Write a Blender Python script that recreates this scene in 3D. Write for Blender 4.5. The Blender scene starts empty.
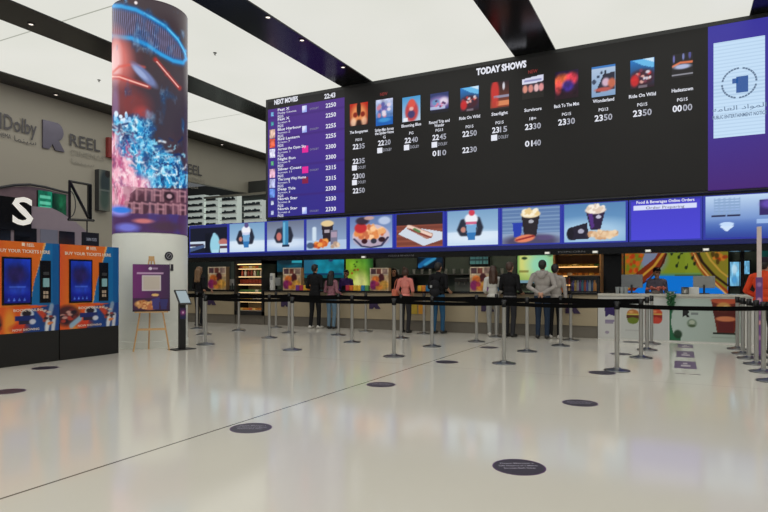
import bpy, bmesh, math, random
import numpy as np
from mathutils import Vector, Matrix
random.seed(4)
SC = bpy.context.scene
COL = SC.collection
PI = math.pi

# ------------------------------------------------------------------ survey
FL, HZ, CH = 586.0, 282.0, 1.28          # focal length (px), horizon row, camera height
TH = math.atan(296.0 / FL)
SN, CS = math.sin(TH), math.cos(TH)
def ray(px):
    u = (px - 384.0) / FL
    return (-SN + u * CS, CS + u * SN)
def on_floor(px, py):
    d = FL * CH / (py - HZ); dx, dy = ray(px)
    return (dx * d, dy * d)
def on_y(px, py, Y):
    dx, dy = ray(px); d = Y / dy
    return (dx * d, CH + (HZ - py) / FL * d)
def on_x(px, py, X):
    dx, dy = ray(px); d = X / dx
    return (dy * d, CH + (HZ - py) / FL * d)

# ------------------------------------------------------------------ colour
def lin(c):
    c = np.asarray(c, dtype=float)
    return np.where(c <= 0.04045, c / 12.92, ((np.maximum(c, 0) + 0.055) / 1.055) ** 2.4)
def rgb(r, g, b):
    v = lin([r / 255, g / 255, b / 255]); return (float(v[0]), float(v[1]), float(v[2]), 1.0)

# ------------------------------------------------------------------ materials
MATS = {}
def mat(name, col, rough=0.5, metal=0.0, spec=0.5, noise=0.0, nscale=8.0, coat=0.0, emit=None, estr=0.0, trans=0.0, alpha=1.0):
    if name in MATS: return MATS[name]
    m = bpy.data.materials.new(name); m.use_nodes = True
    nt = m.node_tree; b = nt.nodes['Principled BSDF']
    b.inputs['Base Color'].default_value = col
    b.inputs['Roughness'].default_value = rough
    b.inputs['Metallic'].default_value = metal
    b.inputs['Specular IOR Level'].default_value = spec
    b.inputs['Coat Weight'].default_value = coat
    b.inputs['Transmission Weight'].default_value = trans
    b.inputs['Alpha'].default_value = alpha
    if emit is not None:
        b.inputs['Emission Color'].default_value = emit
        b.inputs['Emission Strength'].default_value = estr
    if noise > 0:
        tc = nt.nodes.new('ShaderNodeTexCoord'); no = nt.nodes.new('ShaderNodeTexNoise')
        no.inputs['Scale'].default_value = nscale; no.inputs['Detail'].default_value = 4
        mx = nt.nodes.new('ShaderNodeMix'); mx.data_type = 'RGBA'
        nt.links.new(tc.outputs['Object'], no.inputs['Vector'])
        nt.links.new(no.outputs['Fac'], mx.inputs[0])
        mx.inputs[6].default_value = tuple(max(0, c * (1 - noise)) for c in col[:3]) + (1,)
        mx.inputs[7].default_value = tuple(min(1, c * (1 + noise)) for c in col[:3]) + (1,)
        nt.links.new(mx.outputs[2], b.inputs['Base Color'])
    MATS[name] = m
    return m
def screen_mat(name, strength, rough=0.35, spec=0.25):
    if name in MATS: return MATS[name]
    m = bpy.data.materials.new(name); m.use_nodes = True
    nt = m.node_tree; b = nt.nodes['Principled BSDF']
    at = nt.nodes.new('ShaderNodeAttribute'); at.attribute_name = 'Col'
    b.inputs['Base Color'].default_value = (0.004, 0.004, 0.004, 1)
    b.inputs['Roughness'].default_value = rough
    b.inputs['Specular IOR Level'].default_value = spec
    nt.links.new(at.outputs['Color'], b.inputs['Emission Color'])
    b.inputs['Emission Strength'].default_value = strength
    m.cycles.emission_sampling = 'NONE'
    MATS[name] = m
    return m
def print_mat(name, rough=0.35, spec=0.4):
    if name in MATS: return MATS[name]
    m = bpy.data.materials.new(name); m.use_nodes = True
    nt = m.node_tree; b = nt.nodes['Principled BSDF']
    at = nt.nodes.new('ShaderNodeAttribute'); at.attribute_name = 'Col'
    nt.links.new(at.outputs['Color'], b.inputs['Base Color'])
    b.inputs['Roughness'].default_value = rough
    b.inputs['Specular IOR Level'].default_value = spec
    MATS[name] = m
    return m
def lamp_mat(name, col, s, sample=False):
    m = mat(name, (0.02, 0.02, 0.02, 1), 0.4, emit=col, estr=s)
    if not sample: m.cycles.emission_sampling = 'NONE'
    return m

M_black = mat('black_gloss', rgb(16, 17, 19), 0.18, spec=0.5)
M_blackm = mat('black_matte', rgb(20, 20, 21), 0.55, noise=0.2)
M_chrome = mat('brushed_steel', rgb(192, 192, 190), 0.34, metal=1.0, noise=0.08, nscale=40)
M_basem = mat('stanchion_base_steel', rgb(120, 122, 124), 0.28, metal=1.0, noise=0.08, nscale=20)
M_belt = mat('black_webbing', rgb(8, 8, 9), 0.9, spec=.1, noise=0.3, nscale=60)
M_white = mat('white_laminate', rgb(214, 214, 210), 0.3, noise=0.03)
M_grey = mat('grey_plastic', rgb(150, 152, 154), 0.4, noise=0.05)
M_dgrey = mat('dark_grey_metal', rgb(52, 53, 56), 0.4, noise=0.1)
M_wood = mat('pale_pine', rgb(206, 164, 112), 0.5, noise=0.15, nscale=14)
M_glass = mat('clear_glass', (0.95, 0.97, 0.97, 1), 0.03, trans=1.0)
M_txtw = lamp_mat('lit_white_lettering', rgb(232, 234, 245), 0.95)
M_txtd = lamp_mat('lit_grey_lettering', rgb(150, 152, 165), 0.8)
M_txtr = lamp_mat('lit_red_lettering', rgb(150, 40, 40), 0.7)

# ------------------------------------------------------------------ mesh helpers
def bx(bm, c, s, rz=0.0, bev=0.0, mtx=None):
    M = Matrix.Translation(Vector(c)) @ (mtx if mtx is not None else Matrix.Rotation(rz, 4, 'Z')) @ Matrix.Diagonal((s[0], s[1], s[2], 1))
    r = bmesh.ops.create_cube(bm, size=1.0, matrix=M)
    if bev > 0:
        es = set()
        for v in r['verts']:
            for e in v.link_edges: es.add(e)
        bmesh.ops.bevel(bm, geom=list(es), offset=bev, segments=2, affect='EDGES', profile=0.7)
def box2(bm, x0, x1, y0, y1, z0, z1, bev=0.0):
    bx(bm, ((x0 + x1) / 2, (y0 + y1) / 2, (z0 + z1) / 2), (abs(x1 - x0), abs(y1 - y0), abs(z1 - z0)), 0, bev)
def rod(bm, p0, p1, r0, r1=None, seg=14):
    p0, p1 = Vector(p0), Vector(p1); r1 = r0 if r1 is None else r1
    d = p1 - p0; q = d.to_track_quat('Z', 'Y').to_matrix().to_4x4()
    M = Matrix.Translation((p0 + p1) / 2) @ q
    bmesh.ops.create_cone(bm, cap_ends=True, segments=seg, radius1=r0, radius2=r1, depth=d.length, matrix=M)
def ball(bm, c, r, useg=14, vseg=10, M2=None):
    r = (r, r, r) if isinstance(r, (int, float)) else r
    M = Matrix.Translation(Vector(c)) @ (M2 if M2 is not None else Matrix.Identity(4)) @ Matrix.Diagonal((r[0], r[1], r[2], 1))
    bmesh.ops.create_uvsphere(bm, u_segments=useg, v_segments=vseg, radius=1.0, matrix=M)
def lathe(bm, prof, seg=28, c=(0, 0, 0)):
    rings = []
    for r, z in prof:
        if r < 1e-6: rings.append([bm.verts.new((c[0], c[1], c[2] + z))])
        else: rings.append([bm.verts.new((c[0] + r * math.cos(2 * PI * i / seg), c[1] + r * math.sin(2 * PI * i / seg), c[2] + z)) for i in range(seg)])
    for a, b in zip(rings, rings[1:]):
        for i in range(seg):
            j = (i + 1) % seg
            if len(a) == 1 and len(b) == 1: continue
            if len(a) == 1: bm.faces.new((a[0], b[j], b[i]))
            elif len(b) == 1: bm.faces.new((a[i], a[j], b[0]))
            else: bm.faces.new((a[i], a[j], b[j], b[i]))
def prism(bm, pts, y0, y1):
    """outline in x,z extruded from y0 to y1"""
    a = [bm.verts.new((x, y0, z)) for x, z in pts]; b = [bm.verts.new((x, y1, z)) for x, z in pts]
    n = len(pts)
    bm.faces.new(a); bm.faces.new(b[::-1])
    for i in range(n):
        j = (i + 1) % n
        bm.faces.new((a[i], b[i], b[j], a[j]))
def obj(name, bm, m, parent=None, smooth=False, loc=None, rz=0.0):
    bmesh.ops.recalc_face_normals(bm, faces=bm.faces)
    me = bpy.data.meshes.new(name); bm.to_mesh(me); bm.free()
    if m is not None: me.materials.append(m)
    if smooth:
        me.polygons.foreach_set('use_smooth', [True] * len(me.polygons))
        me.set_sharp_from_angle(angle=math.radians(38))
    o = bpy.data.objects.new(name, me); COL.objects.link(o)
    if parent is not None: o.parent = parent
    if loc is not None: o.location = loc
    o.rotation_euler = (0, 0, rz)
    return o
def NB(): return bmesh.new()
def tag(o, label, cat, group=None, kind=None):
    o['label'] = label; o['category'] = cat
    if group: o['group'] = group
    if kind: o['kind'] = kind
    return o
def thing(name, label, cat, loc=(0, 0, 0), rz=0.0, group=None):
    o = bpy.data.objects.new(name, None); COL.objects.link(o)
    o.empty_display_size = 0.1
    o.location = loc; o.rotation_euler = (0, 0, rz)
    return tag(o, label, cat, group)
def struct(o, label=None, cat=None):
    o['kind'] = 'structure'
    if label: o['label'] = label
    if cat: o['category'] = cat
    return o
def dup(o, loc=None, rz=None, label=None, parent=None):
    c = o.copy(); COL.objects.link(c)
    if parent is not None: c.parent = parent
    if loc is not None: c.location = loc
    if rz is not None: c.rotation_euler = (0, 0, rz)
    if label: c['label'] = label
    for ch in list(o.children): dup(ch, parent=c)
    return c

# ------------------------------------------------------------------ painter (pictures on screens and prints)
def fbm(h, w, cells, seed, octv=4):
    rs = np.random.RandomState(seed); out = np.zeros((h, w)); amp = 1.0; tot = 0
    for o in range(octv):
        n = max(2, int(cells * 2 ** o)); g = rs.rand(n + 2, n + 2)
        y = np.linspace(0, n, h)[:, None]; x = np.linspace(0, n, w)[None, :]
        yi = np.minimum(y.astype(int), n); xi = np.minimum(x.astype(int), n)
        fy = y - yi; fx = x - xi; fy = fy * fy * (3 - 2 * fy); fx = fx * fx * (3 - 2 * fx)
        v = g[yi, xi] * (1 - fy) * (1 - fx) + g[yi, xi + 1] * (1 - fy) * fx + g[yi + 1, xi] * fy * (1 - fx) + g[yi + 1, xi + 1] * fy * fx
        out += amp * v; tot += amp; amp *= 0.5
    return out / tot
class Art:
    """u runs left to right 0..1, v runs top to bottom 0..1"""
    def __init__(s, w, h, bg=(0, 0, 0)):
        s.w, s.h = w, h
        s.a = np.zeros((h, w, 3)); s.a[:] = np.array(bg) / 255.0
        s.v, s.u = np.meshgrid((np.arange(h) + 0.0) / (h - 1), (np.arange(w) + 0.0) / (w - 1), indexing='ij')
        s.asp = 1.0
    def mix(s, m, col, al=1.0):
        m = np.clip(m, 0, 1)[..., None] * al
        c = np.asarray(col, float)
        c = c / 255.0
        s.a = s.a * (1 - m) + c * m
        return s
    def vgrad(s, c0, c1):
        t = s.v[..., None]; s.a = np.array(c0) / 255 * (1 - t) + np.array(c1) / 255 * t; return s
    def ugrad(s, c0, c1):
        t = s.u[..., None]; s.a = np.array(c0) / 255 * (1 - t) + np.array(c1) / 255 * t; return s
    def ell(s, cu, cv, ru, rv, col, al=1.0, soft=0.15, rot=0.0):
        du, dv = s.u - cu, s.v - cv
        c, n = math.cos(rot), math.sin(rot)
        x = (du * c + dv * n) / ru; y = (-du * n + dv * c) / rv
        d = np.sqrt(x * x + y * y)
        return s.mix((1 - d) / soft + 0.5, col, al)
    def rect(s, u0, v0, u1, v1, col, al=1.0):
        e = 0.5 / s.w; f = 0.5 / s.h
        m = ((s.u >= u0 - e) & (s.u <= u1 + e) & (s.v >= v0 - f) & (s.v <= v1 + f)).astype(float)
        return s.mix(m, col, al)
    def poly(s, pts, col, al=1.0):
        ins = np.zeros(s.u.shape, bool); n = len(pts)
        for i in range(n):
            x0, y0 = pts[i]; x1, y1 = pts[(i + 1) % n]
            if y0 == y1: continue
            c = ((s.v >= min(y0, y1)) & (s.v < max(y0, y1)))
            xx = x0 + (s.v - y0) / (y1 - y0) * (x1 - x0)
            ins ^= c & (s.u < xx)
        return s.mix(ins.astype(float), col, al)
    def seg(s, p, q, wd, col, al=1.0, soft=0.5):
        px, py = p; qx, qy = q; dx, dy = qx - px, qy - py; L = dx * dx + dy * dy + 1e-9
        t = np.clip(((s.u - px) * dx + (s.v - py) * dy) / L, 0, 1)
        d = np.hypot(s.u - px - t * dx, (s.v - py - t * dy) * s.asp)
        return s.mix((1 - d / wd) / soft, col, al)
    def path(s, pts, wd, col, al=1.0, soft=0.5):
        d = np.full(s.u.shape, 9.0)
        for (px, py), (qx, qy) in zip(pts, pts[1:]):
            dx, dy = qx - px, qy - py; L = dx * dx + dy * dy + 1e-9
            t = np.clip(((s.u - px) * dx + (s.v - py) * dy) / L, 0, 1)
            d = np.minimum(d, np.hypot(s.u - px - t * dx, (s.v - py - t * dy) * s.asp))
        return s.mix((1 - d / wd) / soft, col, al)
    def specks(s, cu, cv, ru, rv, n, r, cols, seed, al=1.0):
        R = random.Random(seed)
        for i in range(n):
            a = R.random() * 2 * PI; q = math.sqrt(R.random())
            s.ell(cu + ru * q * math.cos(a), cv + rv * q * math.sin(a), r * R.uniform(.7, 1.3), r * s.w / s.h * R.uniform(.7, 1.3), cols[i % len(cols)], al, 0.5)
        return s
    def grain(s, amt, cells, seed):
        s.a = np.clip(s.a * (1 + amt * (fbm(s.h, s.w, cells, seed)[..., None] - 0.5) * 2), 0, 1); return s

def panel(name, art, x0, x1, z0, z1, y, m, parent=None, fn=None):
    """printed or lit surface facing -Y; art rows run top to bottom"""
    h, w = art.h, art.w
    X = np.linspace(x0, x1, w); Z = np.linspace(z1, z0, h)
    co = np.zeros((h, w, 3)); co[..., 0] = X[None, :]; co[..., 1] = y; co[..., 2] = Z[:, None]
    if fn is not None: co = fn(co)
    return grid_mesh(name, co, art.a, m, parent)
def grid_mesh(name, co, colr, m, parent):
    h, w = co.shape[:2]
    idx = np.arange(h * w).reshape(h, w)
    f = np.stack([idx[1:, :-1], idx[1:, 1:], idx[:-1, 1:], idx[:-1, :-1]], -1).reshape(-1, 4)
    me = bpy.data.meshes.new(name)
    me.vertices.add(h * w); me.vertices.foreach_set('co', co.reshape(-1).astype(np.float32))
    me.loops.add(f.size); me.loops.foreach_set('vertex_index', f.reshape(-1).astype(np.int32))
    me.polygons.add(len(f)); me.polygons.foreach_set('loop_start', np.arange(0, f.size, 4, dtype=np.int32))
    me.polygons.foreach_set('use_smooth', np.ones(len(f), bool))
    me.update(calc_edges=True)
    ca = me.color_attributes.new('Col', 'FLOAT_COLOR', 'POINT')
    c4 = np.ones((h * w, 4)); c4[:, :3] = lin(colr.reshape(-1, 3))
    ca.data.foreach_set('color', c4.reshape(-1).astype(np.float32))
    me.materials.append(m)
    o = bpy.data.objects.new(name, me); COL.objects.link(o)
    if parent is not None: o.parent = parent
    return o

# ------------------------------------------------------------------ lettering
_gl = {}
def glyphs(s, bold):
    k = (s, bold)
    if k in _gl: return _gl[k]
    cu = bpy.data.curves.new('lettering', 'FONT'); cu.body = s; cu.size = 1.0; cu.resolution_u = 2
    cu.offset = bold; cu.align_x = 'LEFT'
    o = bpy.data.objects.new('lettering', cu); COL.objects.link(o)
    dg = bpy.context.evaluated_depsgraph_get(); dg.update()
    me = bpy.data.meshes.new_from_object(o.evaluated_get(dg))
    vs = [(v.co.x, v.co.y) for v in me.vertices]; fs = [tuple(p.vertices) for p in me.polygons]
    bpy.data.objects.remove(o); bpy.data.curves.remove(cu); bpy.data.meshes.remove(me)
    w = (max(v[0] for v in vs) - min(v[0] for v in vs)) if vs else 0
    x0 = min(v[0] for v in vs) if vs else 0
    _gl[k] = ([(x - x0, y) for x, y in vs], fs, w)
    return _gl[k]
def letters(name, items, m, parent=None, y=0.0):
    """items: (string, x, z centre of caps, cap height, align, width or None, bold); faces -Y"""
    bm = NB()
    for it in items:
        s, x, z, cap = it[:4]; al = it[4] if len(it) > 4 else 'C'; wd = it[5] if len(it) > 5 else None; bo = it[6] if len(it) > 6 else 0.0
        vs, fs, w = glyphs(s, bo)
        k = cap / 0.70; kx = (wd / w) if (wd and w > 0) else k
        off = {'C': -w * kx / 2, 'L': 0, 'R': -w * kx}[al]
        bv = [bm.verts.new((x + off + vx * kx, y, z - cap / 2 + vy * k)) for vx, vy in vs]
        for f in fs:
            try: bm.faces.new([bv[i] for i in f])
            except ValueError: pass
    me = bpy.data.meshes.new(name); bm.to_mesh(me); bm.free(); me.materials.append(m)
    o = bpy.data.objects.new(name, me); COL.objects.link(o)
    if parent is not None: o.parent = parent
    return o

# ------------------------------------------------------------------ camera and render look
cam = bpy.data.cameras.new('camera'); camo = bpy.data.objects.new('camera', cam); COL.objects.link(camo)
cam.sensor_width = 36.0; cam.lens = FL / 768.0 * 36.0; cam.shift_y = (HZ - 256.0) / 768.0
cam.clip_start = 0.05; cam.clip_end = 200
camo.location = (0, 0, CH); camo.rotation_euler = (PI / 2, 0, TH)
SC.camera = camo
SC.view_settings.view_transform = 'Standard'; SC.view_settings.look = 'None'
SC.view_settings.exposure = 0.0; SC.view_settings.gamma = 1.0
w = bpy.data.worlds.new('world'); SC.world = w; w.use_nodes = True
w.node_tree.nodes['Background'].inputs[0].default_value = (0.9, 0.95, 1.0, 1)
w.node_tree.nodes['Background'].inputs[1].default_value = 0.12
# ================================================================== the room
ZC = 6.76
YW = 14.0                                  # plane of the video wall, menu screens and counter front
def floor_mat():
    m = bpy.data.materials.new('polished_floor'); m.use_nodes = True
    nt = m.node_tree; b = nt.nodes['Principled BSDF']; L = nt.links
    tc = nt.nodes.new('ShaderNodeTexCoord'); sp = nt.nodes.new('ShaderNodeSeparateXYZ')
    L.new(tc.outputs['Object'], sp.inputs[0])
    def joint(sock, at, half):
        a = nt.nodes.new('ShaderNodeMath'); a.operation = 'SUBTRACT'; a.inputs[1].default_value = at
        c = nt.nodes.new('ShaderNodeMath'); c.operation = 'ABSOLUTE'
        d = nt.nodes.new('ShaderNodeMath'); d.operation = 'LESS_THAN'; d.inputs[1].default_value = half
        L.new(sock, a.inputs[0]); L.new(a.outputs[0], c.inputs[0]); L.new(c.outputs[0], d.inputs[0])
        return d.outputs[0]
    j1 = joint(sp.outputs[0], -3.58, 0.011); j2 = joint(sp.outputs[1], 8.3, 0.010)
    no = nt.nodes.new('ShaderNodeTexNoise'); no.inputs['Scale'].default_value = 0.9; no.inputs['Detail'].default_value = 5
    L.new(tc.outputs['Object'], no.inputs['Vector'])
    r = nt.nodes.new('ShaderNodeMix'); r.data_type = 'RGBA'
    r.inputs[6].default_value = rgb(215, 210, 198); r.inputs[7].default_value = rgb(221, 217, 206)
    L.new(no.outputs['Fac'], r.inputs[0])
    q1 = nt.nodes.new('ShaderNodeMix'); q1.data_type = 'RGBA'; q1.inputs[7].default_value = rgb(104, 98, 86)
    L.new(j1, q1.inputs[0]); L.new(r.outputs[2], q1.inputs[6])
    k = nt.nodes.new('ShaderNodeMath'); k.operation = 'MULTIPLY'; k.inputs[1].default_value = 0.3
    L.new(j2, k.inputs[0])
    q2 = nt.nodes.new('ShaderNodeMix'); q2.data_type = 'RGBA'; q2.inputs[7].default_value = rgb(140, 132, 118)
    L.new(k.outputs[0], q2.inputs[0]); L.new(q1.outputs[2], q2.inputs[6])
    L.new(q2.outputs[2], b.inputs['Base Color'])
    b.inputs['Roughness'].default_value = 0.11; b.inputs['Specular IOR Level'].default_value = 0.5
    return m
bm = NB(); box2(bm, -24, 14.2, -18, 26.2, -0.2, 0.0); struct(obj('floor', bm, floor_mat()))

def ceil_mat():
    m = bpy.data.materials.new('backlit_stretch_ceiling'); m.use_nodes = True
    nt = m.node_tree; b = nt.nodes['Principled BSDF']; L = nt.links
    tc = nt.nodes.new('ShaderNodeTexCoord'); sp = nt.nodes.new('ShaderNodeSeparateXYZ')
    L.new(tc.outputs['Object'], sp.inputs[0])
    a = nt.nodes.new('ShaderNodeMath'); a.operation = 'PINGPONG'; a.inputs[1].default_value = 3.5
    s = nt.nodes.new('ShaderNodeMath'); s.operation = 'SUBTRACT'; s.inputs[1].default_value = 0.95
    L.new(sp.outputs[1], s.inputs[0]); L.new(s.outputs[0], a.inputs[0])
    d = nt.nodes.new('ShaderNodeMath'); d.operation = 'LESS_THAN'; d.inputs[1].default_value = 0.018
    L.new(a.outputs[0], d.inputs[0])
    no = nt.nodes.new('ShaderNodeTexNoise'); no.inputs['Scale'].default_value = 0.45; no.inputs['Detail'].default_value = 1
    L.new(tc.outputs['Object'], no.inputs['Vector'])
    r = nt.nodes.new('ShaderNodeMix'); r.data_type = 'RGBA'
    r.inputs[6].default_value = rgb(228, 229, 219); r.inputs[7].default_value = rgb(240, 239, 232)
    L.new(no.outputs['Fac'], r.inputs[0])
    q = nt.nodes.new('ShaderNodeMix'); q.data_type = 'RGBA'; q.inputs[7].default_value = rgb(176, 178, 166)
    L.new(d.outputs[0], q.inputs[0]); L.new(r.outputs[2], q.inputs[6])
    b.inputs['Base Color'].default_value = (0.03, 0.03, 0.03, 1); b.inputs['Roughness'].default_value = 0.6
    L.new(q.outputs[2], b.inputs['Emission Color']); b.inputs['Emission Strength'].default_value = CEIL_E
    return m
CEIL_E = 0.9
bm = NB(); box2(bm, -15.75, 14.2, -18, 26.2, ZC, ZC + 0.15); struct(obj('ceiling', bm, ceil_mat()))
M_beam = mat('beam_black_gloss', rgb(13, 14, 17), 0.22, spec=0.4)
beams = [(-15.75, -16.8, 26.2), (-12.6, -11.6, 26.2), (-8.43, -7.49, YW + .4), (-3.57, -2.61, YW + .4), (1.27, 2.22, YW + .4), (6.1, 7.05, YW + .4), (10.9, 11.85, YW + .4)]
for i, (a, b_, ye) in enumerate(beams):
    bm = NB(); box2(bm, a, b_, -18, ye, ZC - 0.03, ZC + 0.2); struct(obj('trim_%d' % (i + 1), bm, M_beam))
# small downlights in the black ceiling channels
M_dl = lamp_mat('downlight_lens', rgb(255, 240, 225), 1.6)
M_ring = mat('downlight_ring', rgb(70, 70, 74), 0.3, metal=0.6)
def on_ceil(px, py):
    dx, dy = ray(px); d = (ZC - .03 - CH) * FL / (HZ - py); return dx * d, dy * d
for n, (px, py, where) in enumerate([(268, 17, 'long black ceiling channel, nearest the camera'), (302, 40, 'long black ceiling channel, middle of three'),
                      (343, 67, 'long black ceiling channel, nearest the video wall'), (31, 24, 'black ceiling channel at the upper left of the picture'),
                      (56, 97, 'black channel above the silver letters of the left wall'), (222, 142, 'black channel right of the round display column')]):
    x, y = on_ceil(px, py)
    if n >= 4: x = -16.2; y = on_x(px, py, x)[0]
    t = thing('ceiling_downlight', 'small round white downlight in the ' + where, 'downlight', (x, y, ZC - .03), 0, 'downlights of the black ceiling channels')
    bm = NB(); lathe(bm, [(0.0, 0.0), (.075, 0), (.075, -.012), (.05, -.016), (.045, -.004)], 20); obj('ring', bm, M_ring, t, True)
    bm = NB(); lathe(bm, [(0.0, -.008), (.045, -.008), (.045, -.004)], 20); obj('lens', bm, M_dl, t, True)
M_spr = mat('sprinkler_metal', rgb(120, 120, 118), 0.3, metal=0.8)
for px, py, lab in [(99, 81, 'tiny sprinkler head on the white ceiling strip left of the display column'), (215, 54, 'tiny sprinkler head on the white ceiling strip right of the display column')]:
    x, y = on_ceil(px, py)
    t = thing('ceiling_sprinkler', lab, 'sprinkler', (x, y, ZC), 0)
    bm = NB(); lathe(bm, [(0, 0), (.045, 0), (.04, -.01), (.012, -.012), (.012, -.05), (.0, -.05)], 14); obj('rosette', bm, M_spr, t, True)
    bm = NB(); lathe(bm, [(0, -.05), (.028, -.052), (.0, -.056)], 12); obj('deflector', bm, M_spr, t, True)

# walls
M_wl = mat('beige_wall_panels', rgb(174, 168, 153), 0.42, noise=0.03, nscale=0.8)
M_wd = mat('dark_wall', rgb(34, 36, 38), 0.6, noise=0.15)
XL = -16.6
bm = NB(); box2(bm, XL - .2, XL, -18, 26.2, 5.1, 6.9)
struct(obj('wall_left', bm, M_wl))
M_wl2 = mat('mauve_grey_wall', rgb(120, 110, 112), 0.5, noise=0.06, nscale=1.2)
bm = NB(); box2(bm, XL - .2, XL, -18, 13.5, 0, 5.1)
struct(obj('wall_storefront', bm, M_wl))
bm = NB(); box2(bm, -23.8, -23.6, 13.5, 26.2, 0, 5.1); struct(obj('wall_recess', bm, M_wd))
bm = NB(); box2(bm, -24, 14.2, 26.0, 26.2, 0, 6.9); struct(obj('wall_far', bm, M_wd))
bm = NB(); box2(bm, -10.9, 14.2, YW + .42, YW + .7, 3.2, ZC); struct(obj('wall_back', bm, M_wd))
bm = NB(); box2(bm, 14.0, 14.2, -18, 26, 0, 6.9); struct(obj('wall_right', bm, M_wl))

# ================================================================== the left wall's metal lettering
def wall_x(name, label, cat, px, py, X, group=None):
    y, z = on_x(px, py, X)
    return thing(name, label, cat, (X, y, z), PI / 2, group)
M_sil = mat('silver_lettering', rgb(92, 90, 92), 0.35, metal=0.5)
M_fade = mat('pale_silver_lettering', rgb(158, 153, 142), 0.35, metal=0.3)
M_rlogo = mat('brushed_grey_emblem', rgb(112, 108, 122), 0.3, metal=0.6, noise=0.3, nscale=2)
def r_shape(s):
    """emblem: a bold R outline without counter, kicked leg; box about s wide, centred"""
    p = [(-.5, .5)]
    p += [(.12, .5)] + [(.12 + .34 * math.sin(a), .17 + .33 * math.cos(a)) for a in np.linspace(0.15, 2.5, 12)]
    p += [(.22, -.1), (.52, -.5), (.08, -.5), (-.06, -.3), (-.2, -.5), (-.5, -.5)]
    return [(x * s, z * s) for x, z in p]
k = 18.3 / FL
def wall_logo(px, py, first):
    t = wall_x('wall_emblem', 'grey metal emblem shaped like a bold R beside thin letters on the left wall' if first else 'second dark R emblem with letters on the left wall, mostly behind the display column', 'emblem', px, py, XL + .03)
    yy = lambda q: on_x(q, 136, XL)[0] - on_x(53, 136, XL)[0]
    hw = (yy(66) - yy(40)) / 2; xm = (yy(66) + yy(40)) / 2
    bm = NB(); prism(bm, [(xm + x * hw * 2, z) for x, z in r_shape(.82)], -.03, .03); obj('emblem_plate', bm, M_rlogo, t)
    letters('lettering', [('REEL', yy(69.5), .02, .36, 'L', yy(100) - yy(69.5), 0.012)], M_sil, t, -.012)
    letters('small_lettering', [('CINEMAS', yy(70), -.36, .16, 'L', yy(104) - yy(70))], M_fade, t, -.012)
    letters('arabic_lettering', [('\ufe8e\ufee4\ufee8\ufef4\ufeb3', yy(71), -.62, .14, 'L', yy(94) - yy(71))], M_fade, t, -.012)
    return t
wall_logo(53, 136, True)
y2 = on_x(197, 170, XL)[0]
t = wall_logo(53, 136, False); t.location = (XL + .03, y2 - 1.35, 5.55)
t = wall_x('wall_lettering', 'thin dark metal letters on the upper left wall beside the grey emblem', 'lettering', 20, 126, XL + .03)
yy = lambda q: on_x(q, 126, XL)[0] - on_x(20, 126, XL)[0]
letters('large_lettering', [('Dolby', yy(3.5), .03, .42, 'L', yy(36.5) - yy(3.5), 0.012)], M_sil, t, -.012)
letters('small_lettering', [('CINEMA', yy(-6), -.36, .13, 'L', yy(11) - yy(-6))], M_sil, t, -.012)
letters('arabic_lettering', [('\ufe8e\ufee4\ufee8\ufef4\ufeb3', yy(14), -.38, .15, 'L', yy(36) - yy(14))], M_sil, t, -.012)
bm = NB(); prism(bm, [(yy(-4), -.2), (yy(1.2), -.2), (yy(1.2), .24), (yy(-4), .24)], -.02, .03); obj('emblem_bar', bm, M_sil, t)

# ================================================================== storefront behind the kiosks
XS = -14.0
def at_s(px, py, X=XS): return on_x(px, py, X)
M_mauve = mat('mauve_fascia', rgb(160, 146, 156), 0.4, noise=0.05)
y0 = 4.4; ya, za = at_s(68, 207); 
bm = NB()
prism_pts = [(y0, 0.0), (ya + .6, 0.0), (ya + .6, 2.55), (ya + .35, 2.75), (at_s(62, 213)[0], at_s(62, 213)[1]), (at_s(52, 208)[0], at_s(52, 208)[1]), (y0, at_s(0, 207)[1])]
prism(bm, prism_pts, -.25, .25)
o = obj('wall_shopfront', bm, M_mauve, None, False, (XS - .25, 0, 0), PI / 2); struct(o)
def sbox(name, px0, py0, px1, py1, m, dep, parent=None, off=0.0, bev=0.0):
    a, zt = at_s(px0, py0); b, _ = at_s(px1, py0); zb = at_s(px0, py1)[1]
    bm = NB(); box2(bm, XS + off, XS + off + dep, a, b, zb, zt, bev); return obj(name, bm, m, parent)
sg = thing('shop_sign', 'black sign panel with a big white letter S above the left orange kiosk', 'sign', (0, 0, 0))
sbox('panel', -30, 192, 30, 227, M_black, .06, sg)
ys, zs = at_s(21, 211)
l = letters('letter', [('S', 0, 0, .64, 'C', .50, 0.02)], mat('white_sign_letter', rgb(225, 222, 214), .4, emit=rgb(225, 222, 214), estr=.55), sg); l.location = (XS + .075, ys, zs); l.rotation_euler = (0, 0, PI / 2)
M_dwin = mat('dark_window_glass', rgb(24, 26, 32), 0.12)
for i, (a, b, c, d) in enumerate([(-20, 228, 10, 242), (14, 227, 36, 243), (59, 231, 74, 244)]):
    ww = sbox('window_%d' % (i + 1), a, b, c, d, M_dwin, .03); struct(ww)
M_pale = mat('pale_blue_pane', rgb(130, 132, 150), 0.3)
ww = sbox('window_4', 40, 229, 57, 243, M_pale, .03); struct(ww)
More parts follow.
